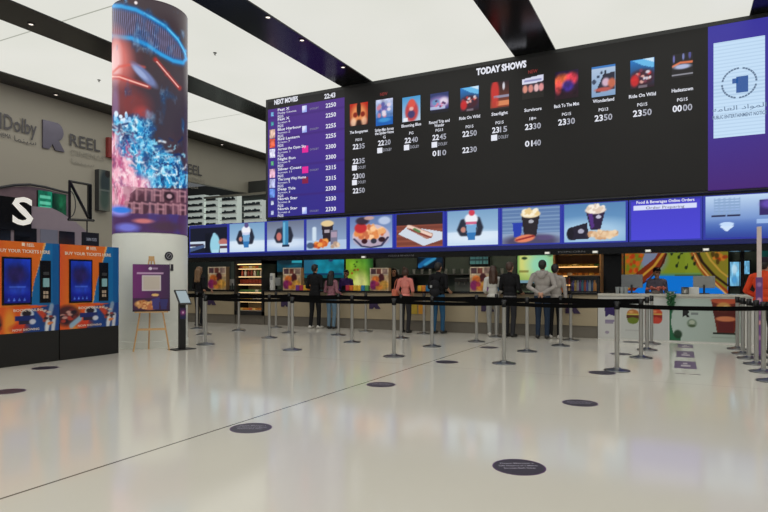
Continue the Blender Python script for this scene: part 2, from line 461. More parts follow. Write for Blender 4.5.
# green lit panels and curved glass balustrade above the fascia
def vgrid(w, h): return Art(w, h)
A = Art(24, 28, (10, 120, 90)); A.vgrad((16, 110, 84), (28, 160, 120)); A.grain(.5, 5, 3)
for v in (.2, .42, .6, .8): A.rect(.15, v, .85, v + .06, (120, 225, 190), .8)
MS = screen_mat('shop_lightbox', .8)
a, zt = at_s(38, 190, -14.6); b, _ = at_s(52, 190, -14.6); zb = 2.9
bm = NB(); box2(bm, -15.4, -14.5, 4.4, at_s(68, 207)[0] + .6, 0, zb); struct(obj('trim_8', bm, M_mauve))
t = thing('green_light_panel', 'bright green lit panel above the shop fascia beside the letter S', 'light panel', (-14.6, (a + b) / 2, zb))
bm = NB(); box2(bm, -.06, .0, -(b - a) / 2, (b - a) / 2, 0, zt - zb); obj('case', bm, M_blackm, t)
o = panel('lit_face', A, -(b - a) / 2, (b - a) / 2, .02, zt - zb, 0, MS, t); o.location = (.01, 0, 0); o.rotation_euler = (0, 0, PI / 2)
A = Art(20, 28, (8, 46, 34)); A.ell(.7, .4, .4, .6, (30, 110, 70), .7, 1.0); A.grain(.5, 5, 8)
a, zt = at_s(53, 193, -14.6); b, _ = at_s(66, 193, -14.6)
t = thing('green_light_panel', 'dark green lit panel between the bright green one and the black N frame', 'light panel', (-14.6, (a + b) / 2, zb))
bm = NB(); box2(bm, -.06, .0, -(b - a) / 2, (b - a) / 2, 0, zt - zb); obj('case', bm, M_blackm, t)
o = panel('lit_face', A, -(b - a) / 2, (b - a) / 2, .02, zt - zb, 0, MS, t); o.location = (.01, 0, 0); o.rotation_euler = (0, 0, PI / 2)
pts = [at_s(px, py, -15.2) for px, py in ((-25, 189), (0, 187.5), (15, 185), (30, 184.5), (45, 187), (60, 191), (69, 193))]
t = thing('glass_balustrade', 'pinkish glass balustrade with a thin curved dark rail above the shop sign', 'balustrade', (0, 0, 0))
bm = NB()
for p, q in zip(pts, pts[1:]): rod(bm, (-15.2, p[0], p[1]), (-15.2, q[0], q[1]), .035, None, 8)
obj('rail', bm, M_dgrey, t, True)
bm = NB(); prism(bm, [(p[0], p[1] - .04) for p in pts] + [(pts[-1][0], 2.9), (pts[0][0], 2.9)], 0, .02)
obj('pane', bm, mat('pink_grey_glass', rgb(132, 112, 118), .15, noise=.35, nscale=3), t, False, (-15.24, 0, 0), PI / 2)
# hanging N frame and little hanging sign
XF = -12.6
t = thing('wall_sign', 'black open rectangle with a diagonal bar like a letter N, left of the column', 'sign', (0, 0, 0))
def fz(px, py): y, z = on_x(px, py, XF); return (XF, y, z)
bm = NB(); rod(bm, fz(69.5, 181), fz(69.5, 220), .03, None, 8); rod(bm, fz(69, 181), fz(91, 185), .03, None, 8); rod(bm, fz(68, 219.5), fz(94, 220.5), .03, None, 8); obj('thin_frame', bm, M_black, t)
bm = NB(); yy, z1 = on_x(89.5, 185, XF); z0 = on_x(89.5, 219, XF)[1]; box2(bm, XF - .03, XF + .03, yy - .045, yy + .045, z0, z1, .006); obj('thick_post', bm, M_black, t)
bm = NB(); rod(bm, fz(70, 182), fz(88, 217), .035, None, 8); obj('diagonal_bar', bm, M_black, t)
bm = NB(); c = fz(70, 204); pp = [(XF, c[1] + .14 * math.cos(a), c[2] + .3 * math.sin(a)) for a in np.linspace(-PI / 2, PI / 2, 10)]
for p, q in zip(pp, pp[1:]): rod(bm, p, q, .012, None, 6)
obj('arc_ornament', bm, M_dgrey, t)
t = thing('hanging_sign', 'small black hanging sign with white lines on a thin rod, above the right kiosk', 'sign', (0, 0, 0))
bm = NB(); rod(bm, fz(87, 221), fz(87, 233), .015, None, 8); obj('rod', bm, M_black, t)
a, zt = on_x(82.5, 232, XF); b, _ = on_x(98, 232, XF); z0 = on_x(82.5, 246, XF)[1]
bm = NB(); box2(bm, XF - .04, XF + .04, a, b, z0, zt, .005); obj('board', bm, mat('sign_navy', rgb(16, 18, 30), .4), t)
l = letters('lettering', [('CINEMA TICKETS', 0, .0, .07, 'C', .28)], M_txtd, t); l.location = (XF + .045, (a + b) / 2, (zt + z0) / 2); l.rotation_euler = (0, 0, PI / 2)
# teal banner and red sign edge beside the column
A = Art(20, 50, (112, 116, 108)); A.ell(.55, .32, .42, .34, (34, 52, 60), .9, .5); A.ell(.5, .72, .38, .24, (66, 88, 82), .9, .6); A.rect(0, .48, 1, .52, (120, 128, 124), .8); A.ell(.8, .08, .25, .09, (24, 14, 18), .9, .4)
a, zt = on_x(99, 169, -16.4); b, _ = on_x(110, 169, -16.4); z0 = on_x(99, 210, -16.4)[1]
t = thing('wall_banner', 'dark teal banner on the left wall just left of the display column', 'banner', (-16.4, (a + b) / 2, z0))
bm = NB(); box2(bm, -.2, -.005, -(b - a) / 2, (b - a) / 2, 0, zt - z0); obj('backing', bm, M_dgrey, t)
o = panel('print', A, -(b - a) / 2, (b - a) / 2, 0, zt - z0, 0, print_mat('print_satin'), t); o.rotation_euler = (0, 0, PI / 2); o.location = (.002, 0, 0)
a, zt = on_x(107.5, 137, -16.5); b, _ = on_x(120, 137, -16.5); z0 = on_x(107.5, 157, -16.5)[1]
bm = NB(); box2(bm, -16.6, -16.45, a, b, z0, zt, .02); tag(obj('red_sign', bm, mat('red_sign_face', rgb(150, 52, 50), .4)), 'red sign on the left wall, only its edge showing beside the column', 'sign')

# ================================================================== far shop seen between column and video wall
YS = 19.0
t = thing('curved_soffit', 'dark bulkhead under the far end of the left wall, right of the column', 'bulkhead', (0, 0, 0))
bm = NB(); box2(bm, -18, -11, YS - .3, YS -.2, 4.80, 4.88); obj('rail', bm, mat('pale_rail', rgb(170, 165, 150), .3, metal=.4), t)
bm = NB(); box2(bm, -22, -9, YS + .9, YS + 1.1, 4.6, 5.6); obj('panel', bm, mat('bulkhead_panel', rgb(70, 72, 70), .5, noise=.3, nscale=.8), t)
M_shelfw = mat('lit_shelf_back', rgb(205, 212, 205), .5, emit=rgb(205, 215, 208), estr=.42)
M_shelfd = mat('dark_goods', rgb(44, 58, 66), .5)
sx = [(188, 204), (206, 218), (222, 237), (244, 262)]
nm = ['leftmost, beside the column', 'second from the column', 'third from the column', 'rightmost, beside the video wall']
for i, (a, b) in enumerate(sx):
    x0, zt = on_y(a, 196 if i < 3 else 201, YS); x1, _ = on_y(b, 196, YS); z0 = 2.6
    t = thing('shop_shelf_unit', 'white lit shelf unit of the far shop, ' + nm[i], 'shelf', ((x0 + x1) / 2, YS, z0), 0, 'lit shelf units of the far shop')
    hw = (x1 - x0) / 2; H = zt - z0
    bm = NB(); box2(bm, -hw, hw, .0, .3, 0, H); obj('back_panel', bm, M_shelfw, t)
    for kx in range(6):
        z = H - .22 - kx * .27
        bm = NB(); box2(bm, -hw, hw, -.14, .0, z - .02, z); obj('shelf', bm, M_white, t)
        bm = NB()
        R = random.Random(i * 10 + kx); x = -hw + .08
        while x < hw - .1:
            wd = R.uniform(.05, .13); h = R.uniform(.07, .13); box2(bm, x, x + wd * .9, -.1, -.03, z, z + h); x += wd
        g = obj('goods', bm, M_shelfd, t); g['kind'] = 'stuff'
bm = NB(); box2(bm, -22, -9, YS + .35, YS + .5, 0, 4.8); obj_ = obj('wall_shop', bm, mat('shop_wall', rgb(58, 66, 64), .5, noise=.2)); struct(obj_)

# ================================================================== video wall
X0 = on_y(265, 150, YW)[0]; X1 = 4.6
ZT, ZB = ZC - .04, on_y(480, 205.5, YW)[1]
vw = thing('video_wall', 'huge dark cinema schedule video wall with film posters and purple side panels', 'video wall', ((X0 + X1) / 2, YW + .2, ZB))
OX, OY, OZ = (X0 + X1) / 2, YW + .2, ZB
def V(px, py):
    x, z = on_y(px, py, YW); return x - OX, z - OZ
bm = NB(); box2(bm, X0 - OX, X1 - OX, -.16, .2, -.015, ZT - ZB, .0); obj('housing', bm, mat('video_wall_housing', rgb(52, 53, 55), .4, noise=.05), vw)
MV = screen_mat('video_wall_pixels', 1.0, .4, .2)
ys_ = -.2                                           # local y of the pixels = plane YW
xl0, _ = V(268, 150); xl1, _ = V(344.5, 150); xr0, _ = V(708, 150)
z_b, z_t = .03, ZT - ZB - .1
A = Art(64, 20, (27, 26, 25)); A.grain(.08, 4, 2)
A.v *= 1; A.mix((.25 - np.abs(A.v - .0)) * .8, (38, 38, 37), .5)
panel('schedule_screen', A, xl1, xr0, z_b, z_t, ys_, MV, vw)
zl_t = V(331, 99.5)[1]; zl_b = z_b
A = Art(40, 60); A.vgrad((78, 46, 132), (58, 42, 140)); A.ell(.0, .9, .9, .35, (44, 48, 130), .5, 1.0)
A.mix(((A.v * 11.0) % 1.0 > .93).astype(float), (60, 34, 112), .6)
panel('film_list_screen', A, xl0, xl1, zl_b, zl_t, ys_, MV, vw)
A = Art(10, 4, (34, 33, 33)); panel('film_list_header', A, xl0, xl1, zl_t, z_t, ys_, MV, vw)
A = Art(40, 60); A.vgrad((58, 50, 146), (70, 34, 112)); A.ell(0, .2, .5, .6, (62, 62, 170), .4, 1.0)
panel('notice_screen', A, xr0, X1 - OX - .05, V(708, 191)[1], V(708, 27)[1], ys_, MV, vw)
A = Art(10, 4, (30, 29, 28)); panel('notice_screen_edge', A, xr0, X1 - OX - .05, V(708, 27)[1], z_t, ys_, MV, vw)
panel('notice_screen_base', Art(10, 4, (50, 40, 70)), xr0, X1 - OX - .05, z_b, V(708, 191)[1], ys_, MV, vw)
# white notice sheet
A = Art(60, 110, (196, 222, 246)); A.mix((np.sin(A.v * 2 * PI * 27) > .6).astype(float), (168, 196, 224), .6)
sx0, szt = V(713.5, 43.5); szb = V(714, 138.5)[1]; sx1 = V(765, 90)[0]
panel('notice_sheet', A, sx0, sx1, szb, szt, ys_ - .006, MV, vw)
cx, cz = V(739, 83); bm = NB(); R0 = .32
M_nb = lamp_mat('notice_blue', rgb(40, 88, 160), .9); M_ng = lamp_mat('notice_grey', rgb(96, 120, 150), .9)
for i in range(36):
    if i % 9 == 8: continue
    a, b = 2 * PI * i / 36, 2 * PI * (i + .85) / 36
    v = [bm.verts.new((cx + r * math.cos(q), ys_ - .012, cz + r * math.sin(q))) for r, q in ((R0, a), (R0, b), (R0 - .035, b), (R0 - .035, a))]
    bm.faces.new(v)
obj('notice_ring', bm, M_ng, vw)
bm = NB(); box2(bm, cx - .05, cx + .16, ys_ - .014, ys_ - .007, cz - .2, cz + .13); box2(bm, cx - .12, cx - .02, ys_ - .014, ys_ - .007, cz - .0, cz + .1); obj('notice_emblem', bm, M_nb, vw)
letters('notice_text', [('\ufeea\ufee3\ufe8e\ufecc\ufedf\ufe8d \ufea9\ufe8d\ufeee\ufee4\ufedf\ufe8d', cx, cz - .50, .09, 'C', .95), ('PUBLIC ENTERTAINMENT NOTICE', cx, cz - .66, .075, 'C', .95, .02)], M_ng, vw, ys_ - .012)

# headings
def cap_at(px, py, h_px):
    dx, dy = ray(px); return h_px / FL * (YW / dy)
hd = []
x, z = V(501, 68); hd.append(('TODAY SHOWS', x, z, cap_at(501, 0, 6.3), 'C', V(526, 0)[0] - V(476, 0)[0], .05))
x, z = V(274.5, 102.5); hd.append(('NEXT MOVIES', x, z, cap_at(286, 0, 4.6), 'L', V(298, 0)[0] - x, .04))
x, z = V(330, 95.7); hd.append(('22:43', x, z, cap_at(330, 0, 4.6), 'C', V(335.5, 0)[0] - V(324.5, 0)[0], .03))
letters('heading', hd, M_txtw, vw, ys_ - .01)
# list of next films
rows_y = [105, 115, 125.7, 135.7, 146.3, 156.8, 167.4, 178, 188.3, 198.5, 209]
names = [('Fast X', 'Dolby Cinema'), ('Fast X', 'Screen 4'), ('Blue Harbour', 'Screen 2'), ('Red Lantern', 'Screen 7'), ('Across the Open Sky', 'Screen 1'), ('Night Run', 'Screen 9'),
         ('Silver Coast', 'Screen 11'), ('The Long Way Home', 'Screen 5'), ('Deep Tide', 'Screen 3'), ('North Star', 'Screen 8'), ('North Star', 'Screen 6')]
tl = []; tt = []; 
thumbs = [(96, 150, 190), (60, 140, 150), (216, 180, 160), (226, 90, 60), (200, 200, 230), (80, 160, 110), (206, 160, 180), (170, 176, 216), (90, 130, 210), (180, 190, 210), (170, 180, 210)]
x_t = V(278.0, 0)[0]; x_th = V(272.5, 0)[0]
for i, yy in enumerate(rows_y):
    z = V(331, yy)[1]
    tt.append((['2250', '2250', '2255', '2255', '2300', '2300', '2315', '2315', '2330', '2330', '2330'][i], V(331, yy)[0], z, .115, 'C', .34, .02))
    a, b = names[i]
    tl.append((a, x_t, z + .10, .075, 'L', min(1.0, .07 * len(a)), .02)); tl.append((b, x_t, z + .0, .06, 'L', .055 * len(b), .0)); tl.append(('PG15', x_t, z - .10, .075, 'L', .2, .02))
    A = Art(8, 10, thumbs[i]); A.grain(.6, 4, i); A.ell(.5, .5, .3, .35, tuple(min(255, c + 40) for c in thumbs[i]), .7, .6)
    if i in (0, 1, 5, 9, 10): panel('list_thumbnail', A, x_th - .05, x_th + .05, z - .06, z + .06, ys_ - .008, MV, vw)
    else: panel('list_thumbnail', A, x_th - .1, x_th + .1, z - .13, z + .13, ys_ - .008, MV, vw)
letters('list_times', tt, M_txtw, vw, ys_ - .01)
letters('list_titles', tl, M_txtw, vw, ys_ - .01)
xm = V(305.5, 0)[0]
for i, c in ((0, 0), (2, 0), (4, 1), (6, 1), (7, 2), (10, 0)):
    z = V(331, rows_y[i])[1]
    colr = [(150, 170, 240), (226, 40, 150), (130, 30, 70)][c]
    A = Art(8, 8, colr); A.ell(.2, .2, .6, .6, (240, 240, 255) if c == 0 else colr, .8, .8)
    bmx = NB()
    panel('list_badge', A, xm - .11, xm + (.05 if c == 0 else .10), z - .09, z + .10, ys_ - .008, MV, vw)
letters('list_badge_text', [('DOLBY', xm + .16, V(331, rows_y[i])[1] - .02, .055, 'L', .3) for i in (0, 2, 4, 6, 10)], M_txtd, vw, ys_ - .01)

# posters of the films showing (generic artwork)
def poster_art(i):
    A = Art(26, 36)
    if i == 0:
        A.vgrad((190, 40, 24), (60, 12, 8)); A.ell(.5, .55, .46, .5, (236, 150, 90), .9, .6); A.ell(.5, .25, .12, .35, (24, 8, 8), .95, .3); A.ell(.3, .52, .12, .12, (120, 24, 14), .9, .4); A.ell(.72, .52, .12, .12, (120, 24, 14), .9, .4); A.ell(.5, .95, .2, .2, (30, 8, 6), .9, .5); A.ell(.2, .85, .16, .2, (255, 220, 190), .7, .7); A.ell(.8, .85, .16, .2, (250, 210, 180), .6, .7)
    elif i == 1:
        A.vgrad((196, 200, 226), (36, 96, 178)); A.grain(.3, 5, 5); A.specks(.5, .45, .42, .28, 16, .1, [(206, 130, 150), (130, 110, 180), (236, 220, 230), (90, 90, 160)], 3, .9); A.rect(0, .72, 1, 1, (24, 92, 176), .85); A.ell(.5, .8, .35, .08, (70, 160, 220), .8, .6)
    elif i == 2:
        A.vgrad((70, 150, 206), (190, 206, 226)); A.ell(.52, .6, .36, .42, (190, 60, 62), .95, .3); A.ell(.52, .3, .2, .2, (216, 84, 70), 1, .3); A.ell(.5, .72, .2, .16, (60, 60, 110), .95, .4); A.ell(.5, .5, .12, .08, (236, 200, 190), .8, .5); A.rect(.08, .86, .3, .98, (240, 244, 250), .9)
    elif i == 3:
        A.vgrad((50, 60, 110), (24, 40, 90)); A.ell(.5, .5, .6, .3, (190, 150, 210), .8, .8); A.ell(.75, .45, .25, .2, (240, 230, 240), .8, .7); A.ell(.3, .45, .2, .15, (90, 150, 190), .8, .6); A.rect(0, .68, .8, .8, (196, 210, 236), .8); A.specks(.5, .5, .4, .2, 8, .07, [(70, 40, 90), (220, 120, 150)], 8, .9); A.rect(0, .86, 1, 1, (30, 30, 40), 1)
    elif i in (4, 9):
        A.vgrad((36, 120, 196), (46, 26, 34)); A.poly([(.1, .02), (1, 0), (1, .35), (.5, .22)], (110, 190, 236), .9); A.poly([(.55, 0), (1, 0), (1, .16)], (226, 240, 250), .8); A.ell(.5, .62, .5, .26, (70, 30, 40), .95, .5); A.specks(.5, .6, .42, .22, 20, .07, [(196, 60, 60), (226, 170, 160), (120, 60, 80), (214, 210, 220), (60, 40, 60)], 11 + i, .95); A.ell(.18, .72, .18, .2, (206, 40, 44), .9, .5); A.rect(.35, .9, .7, .96, (130, 120, 130), .8)
    elif i == 5:
        A.vgrad((40, 28, 34), (150, 70, 46)); A.ell(.25, .35, .22, .42, (200, 52, 48), .95, .4); A.ell(.72, .18, .06, .14, (226, 226, 236), .9, .5); A.rect(.2, .52, 1, .57, (150, 150, 176), .9); A.rect(.3, .7, 1, .85, (236, 150, 100), .8); A.ell(.25, .75, .2, .2, (190, 60, 50), .8, .5); A.rect(0, .93, 1, 1, (50, 40, 40), 1)
    elif i == 6:
        A.rect(0, 0, 1, 1, (36, 34, 36)); A.poly([(0, .1), (1, .0), (1, .28), (0, .4)], (214, 216, 236)); A.rect(.1, .16, .9, .22, (120, 120, 170), .7); A.rect(0, .35, 1, .7, (60, 50, 60)); [A.ell(u, .55, .11, .17, c, .95, .4) for u, c in ((.14, (226, 150, 130)), (.4, (214, 140, 130)), (.66, (236, 190, 190)), (.88, (226, 150, 150)))]; A.rect(0, .74, 1, 1, (40, 38, 36))
    elif i == 7:
        A.vgrad((40, 26, 60), (44, 22, 30)); A.ell(.3, .35, .35, .24, (236, 110, 60), .9, .6); A.ell(.72, .3, .25, .22, (216, 60, 74), .9, .6); A.ell(.55, .55, .25, .2, (56, 40, 130), .9, .6); A.ell(.15, .55, .14, .26, (200, 70, 70), .8, .6); A.grain(.5, 6, 9); A.rect(0, .88, 1, 1, (40, 26, 34), .8)
    elif i == 8:
        A.vgrad((176, 196, 220), (130, 160, 196)); A.rect(.0, .0, 1, .06, (60, 120, 190)); A.poly([(.5, .28), (1, .24), (1, .8), (.15, .88)], (44, 44, 60)); A.ell(.6, .55, .16, .14, (226, 190, 210), .9, .5); A.ell(.85, .6, .16, .16, (206, 110, 80), .9, .5); A.ell(.5, .78, .36, .07, (196, 90, 80), .9, .5); A.ell(.42, .22, .06, .05, (40, 50, 70), .9); A.ell(.28, .34, .07, .05, (44, 60, 84), .9); A.ell(.1, .5, .1, .08, (50, 60, 84), .9); A.rect(.55, .18, .6, .25, (30, 40, 60))
    else:
        A.rect(0, 0, 1, 1, (38, 36, 38)); A.ell(.1, .2, .05, .16, (120, 120, 190), .9, .6); A.ell(.55, .14, .05, .14, (130, 140, 200), .9, .6); A.ell(.85, .1, .06, .16, (90, 90, 160), .9, .6); A.path([(.05, .5), (.4, .38), (.95, .4)], .06, (226, 120, 80), .95); A.ell(.5, .55, .4, .1, (190, 200, 236), .9, .6); A.rect(.0, .86, 1, .89, (150, 150, 160), .9)
    return A
rects = [(350, 104.6, 368, 124), (376, 100.5, 393, 124), (402.5, 98, 420.5, 120), (430.4, 94.3, 448.6, 111.5), (460.5, 88.5, 479, 110), (490.5, 83, 509, 108), (522.2, 77.5, 543.9, 97),
         (555, 72.5, 578.4, 97), (591.7, 67.6, 615.4, 94.5), (630.4, 61, 654.4, 86.5), (671.8, 55, 693, 76)]
titles = [['The Boogeyman'], ['Spider-Man Across', 'the Spider-Verse'], ['Blooming Blue'], ['Round Trip and', 'Wonder'], ['Ride On Wild'], ['Starlight'], ['Survivors'], ['Back To The Mist'], ['Wonderland'], ['Ride On Wild'], ['Hadestown']]
info = [  # pg y, times
 (139.7, 'PG15', [('2235', 146.3), ('2235', 161), ('2300', 176), ('2250', 190.5)], [167.5, 182.2]),
 (137, 'G', [('2220', 142.6)], [150]), (133, 'PG', [('2240', 140)], [147]),
 (130, 'PG13', [('2245', 137), ('0110', 153)], [144.2]), (126.5, 'PG15', [('2250', 133.5), ('2230', 149.7)], []),
 (122.5, 'PG15', [('2315', 129.6)], [137.2]), (118.5, '18+', [('2330', 126.3), ('0140', 143.2)], []),
 (114, 'PG15', [('2330', 121.6)], []), (109.5, 'PG13', [('2350', 117.6)], []), (104.5, 'PG15', [('2350', 112.8)], []), (99.5, 'PG15', [('0000', 108)], [])]
ty = [[131.6], [129.3, 132.6], [125], [121.5, 125.2], [117.3], [113.4], [109.4], [105], [100.2], [95.2], [89.6]]
M_half = lamp_mat('dim_time_digits', rgb(178, 180, 194), .85)
for i, (a, b, c, d) in enumerate(rects):
    x0, zt = V(a, b); x1, zb = V(c, d); xc = (x0 + x1) / 2; pc = (a + c) / 2
    panel('film_poster', poster_art(i), x0, x1, zb, zt, ys_ - .008, MV, vw)
    it = []; dim = []
    for s, yy in zip(titles[i], ty[i]): it.append((s, xc, V(pc, yy)[1], .075, 'C', min(.56, .045 * len(s)), .02))
    pgy, pg, tms, subs = info[i]
    it.append((pg, xc, V(pc, pgy)[1], .07, 'C', .04 * len(pg) + .04, .01))
    for s, yy in tms:
        z = V(pc, yy)[1]; it.append((s[:2], xc - .008, z, .135, 'R', .18, .025)); dim.append((s[2:], xc + .008, z, .135, 'L', .18, .02))
    if subs:
        bm = NB()
        for yy in subs: z = V(pc, yy)[1]; box2(bm, xc - .21, xc - .06, ys_ - .012, ys_ - .006, z - .07, z + .07)
        obj('format_badge', bm, M_txtw, vw)
        for yy in subs: dim.append(('DOLBY', xc - .03, V(pc, yy)[1], .08, 'L', .25))
    letters('film_text', it, M_txtw, vw, ys_ - .01); letters('film_time_digits', dim, M_half, vw, ys_ - .01)
rt = []
for pc, yy in ((384, 94), (533, 71.5)): rt.append(('NEW', V(pc, yy)[0], V(pc, yy)[1], .08, 'C', .22, .02))
letters('film_new_mark', rt, M_txtr, vw, ys_ - .01)

# ================================================================== row of menu screens under it
def menu_art(i):
    A = Art(72, 52)
    if i == 0:
        A.rect(0, 0, 1, 1, (22, 26, 44)); A.rect(0, .58, .42, .8, (200, 214, 230)); A.rect(0, .66, .36, .74, (60, 50, 70)); A.poly([(0, .95), (0, .8), (.4, .7), (.4, .8)], (70, 90, 130)); A.rect(.42, .3, .55, 1, (16, 20, 34)); A.path([(.66, .32), (.66, .5)], .05, (150, 200, 224)); A.ell(.68, .72, .13, .4, (150, 206, 226), 1, .2); A.rect(.6, .9, .78, 1, (170, 214, 230)); A.ell(.9, .62, .12, .12, (200, 120, 110), .9, .4); A.rect(.82, .7, 1, 1, (206, 220, 232)); A.rect(.82, .76, 1, .85, (90, 60, 70)); A.rect(0, 0, 1, .08, (40, 44, 110))
    elif i in (1, 2, 6):
        bg = ((120, 160, 196), (178, 206, 232)) if i != 2 else ((104, 112, 134), (170, 190, 222))
        A.vgrad(*bg); A.rect(0, .62, 1, 1, (200, 220, 240) if i != 2 else (170, 192, 226)); A.ell(.5, .75, .6, .16, (224, 236, 248), .7, .8)
        A.path([(.32, .3), (.25, .55), (.3, .68), (.62, .68), (.66, .5), (.6, .25)], .075, (30, 34, 50), .95); A.ell(.45, .45, .16, .24, (40, 44, 62), .9, .4)
        if i == 2:
            A.rect(.43, .0, .58, .82, (60, 130, 176)); A.rect(.45, .05, .5, .8, (120, 190, 220), .8); A.rect(.42, .8, .6, .86, (30, 50, 80)); A.ell(.33, .52, .07, .14, (214, 120, 110), .9, .4)
        else:
            A.poly([(.36, .22), (.6, .22), (.55, .86), (.42, .86)], (120, 170, 214)); A.ell(.48, .25, .13, .16, (236, 238, 246), 1, .3); A.ell(.49, .07, .06, .09, (206, 60, 80) if i == 6 else (90, 80, 130), 1, .4); A.rect(.38, .34, .58, .4, (200, 70, 110) if i == 6 else (200, 206, 236), .8); A.poly([(.39, .64), (.57, .64), (.55, .86), (.42, .86)], (40, 110, 176), .9); A.ell(.32, .55, .05, .08, (226, 150, 130), .8, .4)
    elif i == 3:
        A.vgrad((110, 126, 160), (150, 176, 210)); A.rect(0, .7, 1, 1, (176, 198, 226)); A.poly([(.38, .2), (.68, .2), (.63, .75), (.43, .75)], (40, 32, 42)); A.ell(.53, .16, .16, .1, (226, 200, 150), 1, .3); A.rect(.47, .38, .58, .46, (170, 160, 170)); A.path([(.2, .3), (.2, .66)], .07, (206, 222, 236)); A.rect(.62, .4, .78, .84, (120, 118, 140)); A.rect(.64, .46, .76, .6, (170, 150, 170)); A.specks(.36, .8, .18, .12, 26, .05, [(214, 110, 50), (236, 160, 80), (190, 76, 40)], 4); A.ell(.1, .86, .1, .1, (44, 60, 90), .8, .4); A.specks(.72, .86, .1, .07, 10, .04, [(226, 200, 170), (180, 150, 130)], 6)
    elif i == 4:
        A.vgrad((96, 120, 170), (160, 184, 220)); A.ell(.5, .62, .44, .36, (206, 186, 196), 1, .08); A.ell(.5, .8, .38, .16, (176, 160, 180), .9, .4); A.path([(.1, .7), (.28, .93), (.5, .98), (.75, .93), (.9, .68)], .035, (60, 60, 90)); A.specks(.46, .5, .34, .17, 60, .06, [(236, 170, 110), (226, 140, 80), (250, 200, 150), (200, 110, 70)], 5); A.ell(.26, .36, .15, .16, (190, 46, 50), 1, .3); A.ell(.3, .14, .16, .12, (50, 34, 46), .9, .4); A.ell(.46, .06, .12, .06, (200, 160, 150), .9, .4); A.ell(.35, .78, .07, .08, (56, 20, 30), 1, .3); A.ell(.57, .78, .07, .08, (50, 50, 66), 1, .3); A.ell(.76, .74, .08, .08, (46, 24, 34), 1, .3); A.ell(.82, .16, .14, .12, (190, 204, 230), .9, .4)
    elif i == 5:
        A.rect(0, 0, 1, 1, (34, 28, 32)); A.rect(0, .36, 1, 1, (120, 62, 50)); A.mix((np.sin(A.v * 40) > .5).astype(float) * (A.v > .36), (150, 84, 66), .7); A.poly([(.04, .6), (.24, .38), (1, .58), (1, .8), (.6, .98)], (206, 214, 226)); A.poly([(.22, .44), (.3, .33), (.8, .62), (.78, .74), (.66, .78)], (170, 120, 104)); A.path([(.27, .38), (.74, .66)], .06, (236, 206, 190)); A.path([(.3, .47), (.74, .73)], .03, (130, 50, 44)); A.path([(.4, .47), (.5, .55)], .045, (90, 130, 80))
    elif i == 7:
        A.vgrad((90, 120, 166), (110, 136, 176)); A.mix((np.abs(np.sin(A.v * 30)) > .9).astype(float), (140, 168, 200), .6); A.rect(0, .72, 1, 1, (140, 160, 190)); A.ell(.5, .95, .5, .2, (70, 62, 90), .9, .5); A.poly([(.34, .22), (.66, .22), (.6, .82), (.39, .82)], (38, 32, 40)); A.ell(.5, .2, .17, .1, (240, 220, 180), 1, .2); A.specks(.5, .16, .14, .08, 26, .035, [(250, 240, 214), (230, 200, 140)], 3); A.ell(.51, .4, .045, .05, (190, 190, 200), .9); A.poly([(.18, .42), (.36, .42), (.33, .82), (.21, .82)], (36, 60, 170)); A.ell(.4, .86, .18, .1, (226, 130, 96), 1, .3, -.25); A.path([(.26, .9), (.55, .8)], .03, (150, 40, 40)); A.ell(.75, .85, .15, .07, (90, 76, 120), .8, .5)
    elif i == 8:
        A.vgrad((84, 130, 178), (120, 166, 206)); A.ell(.4, .75, .7, .32, (170, 204, 230), .9, .8); A.poly([(.36, .2), (.68, .2), (.6, .7), (.44, .7)], (42, 28, 60)); A.ell(.52, .18, .17, .1, (236, 220, 206), 1, .2); A.specks(.52, .14, .14, .08, 26, .035, [(250, 240, 224), (220, 200, 180)], 5); A.ell(.57, .36, .04, .05, (190, 190, 210)); A.poly([(.4, .28), (.47, .26), (.5, .62), (.45, .66)], (90, 50, 140), .8); A.poly([(.08, .62), (.38, .5), (.42, .92), (.1, .95)], (34, 30, 48)); A.ell(.1, .78, .06, .16, (24, 22, 36), 1); A.ell(.28, .72, .05, .06, (170, 170, 190)); A.specks(.64, .82, .24, .1, 70, .03, [(240, 214, 180), (226, 190, 150), (200, 150, 110)], 9); A.ell(.62, .82, .2, .1, (226, 190, 150), .5, .8)
    elif i == 9:
        A.vgrad((66, 60, 196), (74, 70, 212)); A.rect(0, 0, 1, .02, (50, 50, 170)); A.rect(.04, .13, .95, .24, (214, 220, 250))
    else:
        A = Art(110, 70); A.vgrad((190, 214, 240), (60, 96, 176)); A.mix((A.v - .55) * 4, (60, 90, 170), .75); A.mix((A.v - .8) * 6, (44, 60, 150), .7)
        for k in range(6): A.rect(.06, .08 + k * .07, .24, .1 + k * .07, (130, 160, 200), .8)
        for k in range(6): A.rect(.06 + k * .035, .06, .065 + k * .035, .44, (140, 168, 206), .6)
        A.rect(.05, .47, .14, .50, (40, 44, 80)); A.rect(.16, .47, .24, .50, (40, 44, 80)); A.poly([(.15, .64), (.2, .73), (.15, .86), (.1, .73)], (206, 226, 250)); A.ell(.15, .68, .05, .05, (196, 220, 250)); A.rect(.38, .14, .62, .5, (50, 36, 100)); A.ell(.44, .24, .06, .1, (110, 80, 190), .8, .8); A.ell(.57, .3, .05, .07, (160, 140, 210), .8, .8); A.ell(.5, .56, .04, .03, (230, 230, 250)); A.rect(.36, .6, .62, .68, (170, 200, 240), .8)
    return A
MM = screen_mat('menu_screen_pixels', 1.0)
edges = [(189, 226.5), (228.5, 264), (266, 303.5), (305.5, 346), (349, 392), (395.5, 442.5), (446.5, 498), (501.5, 560), (563.5, 626), (630.5, 701)]
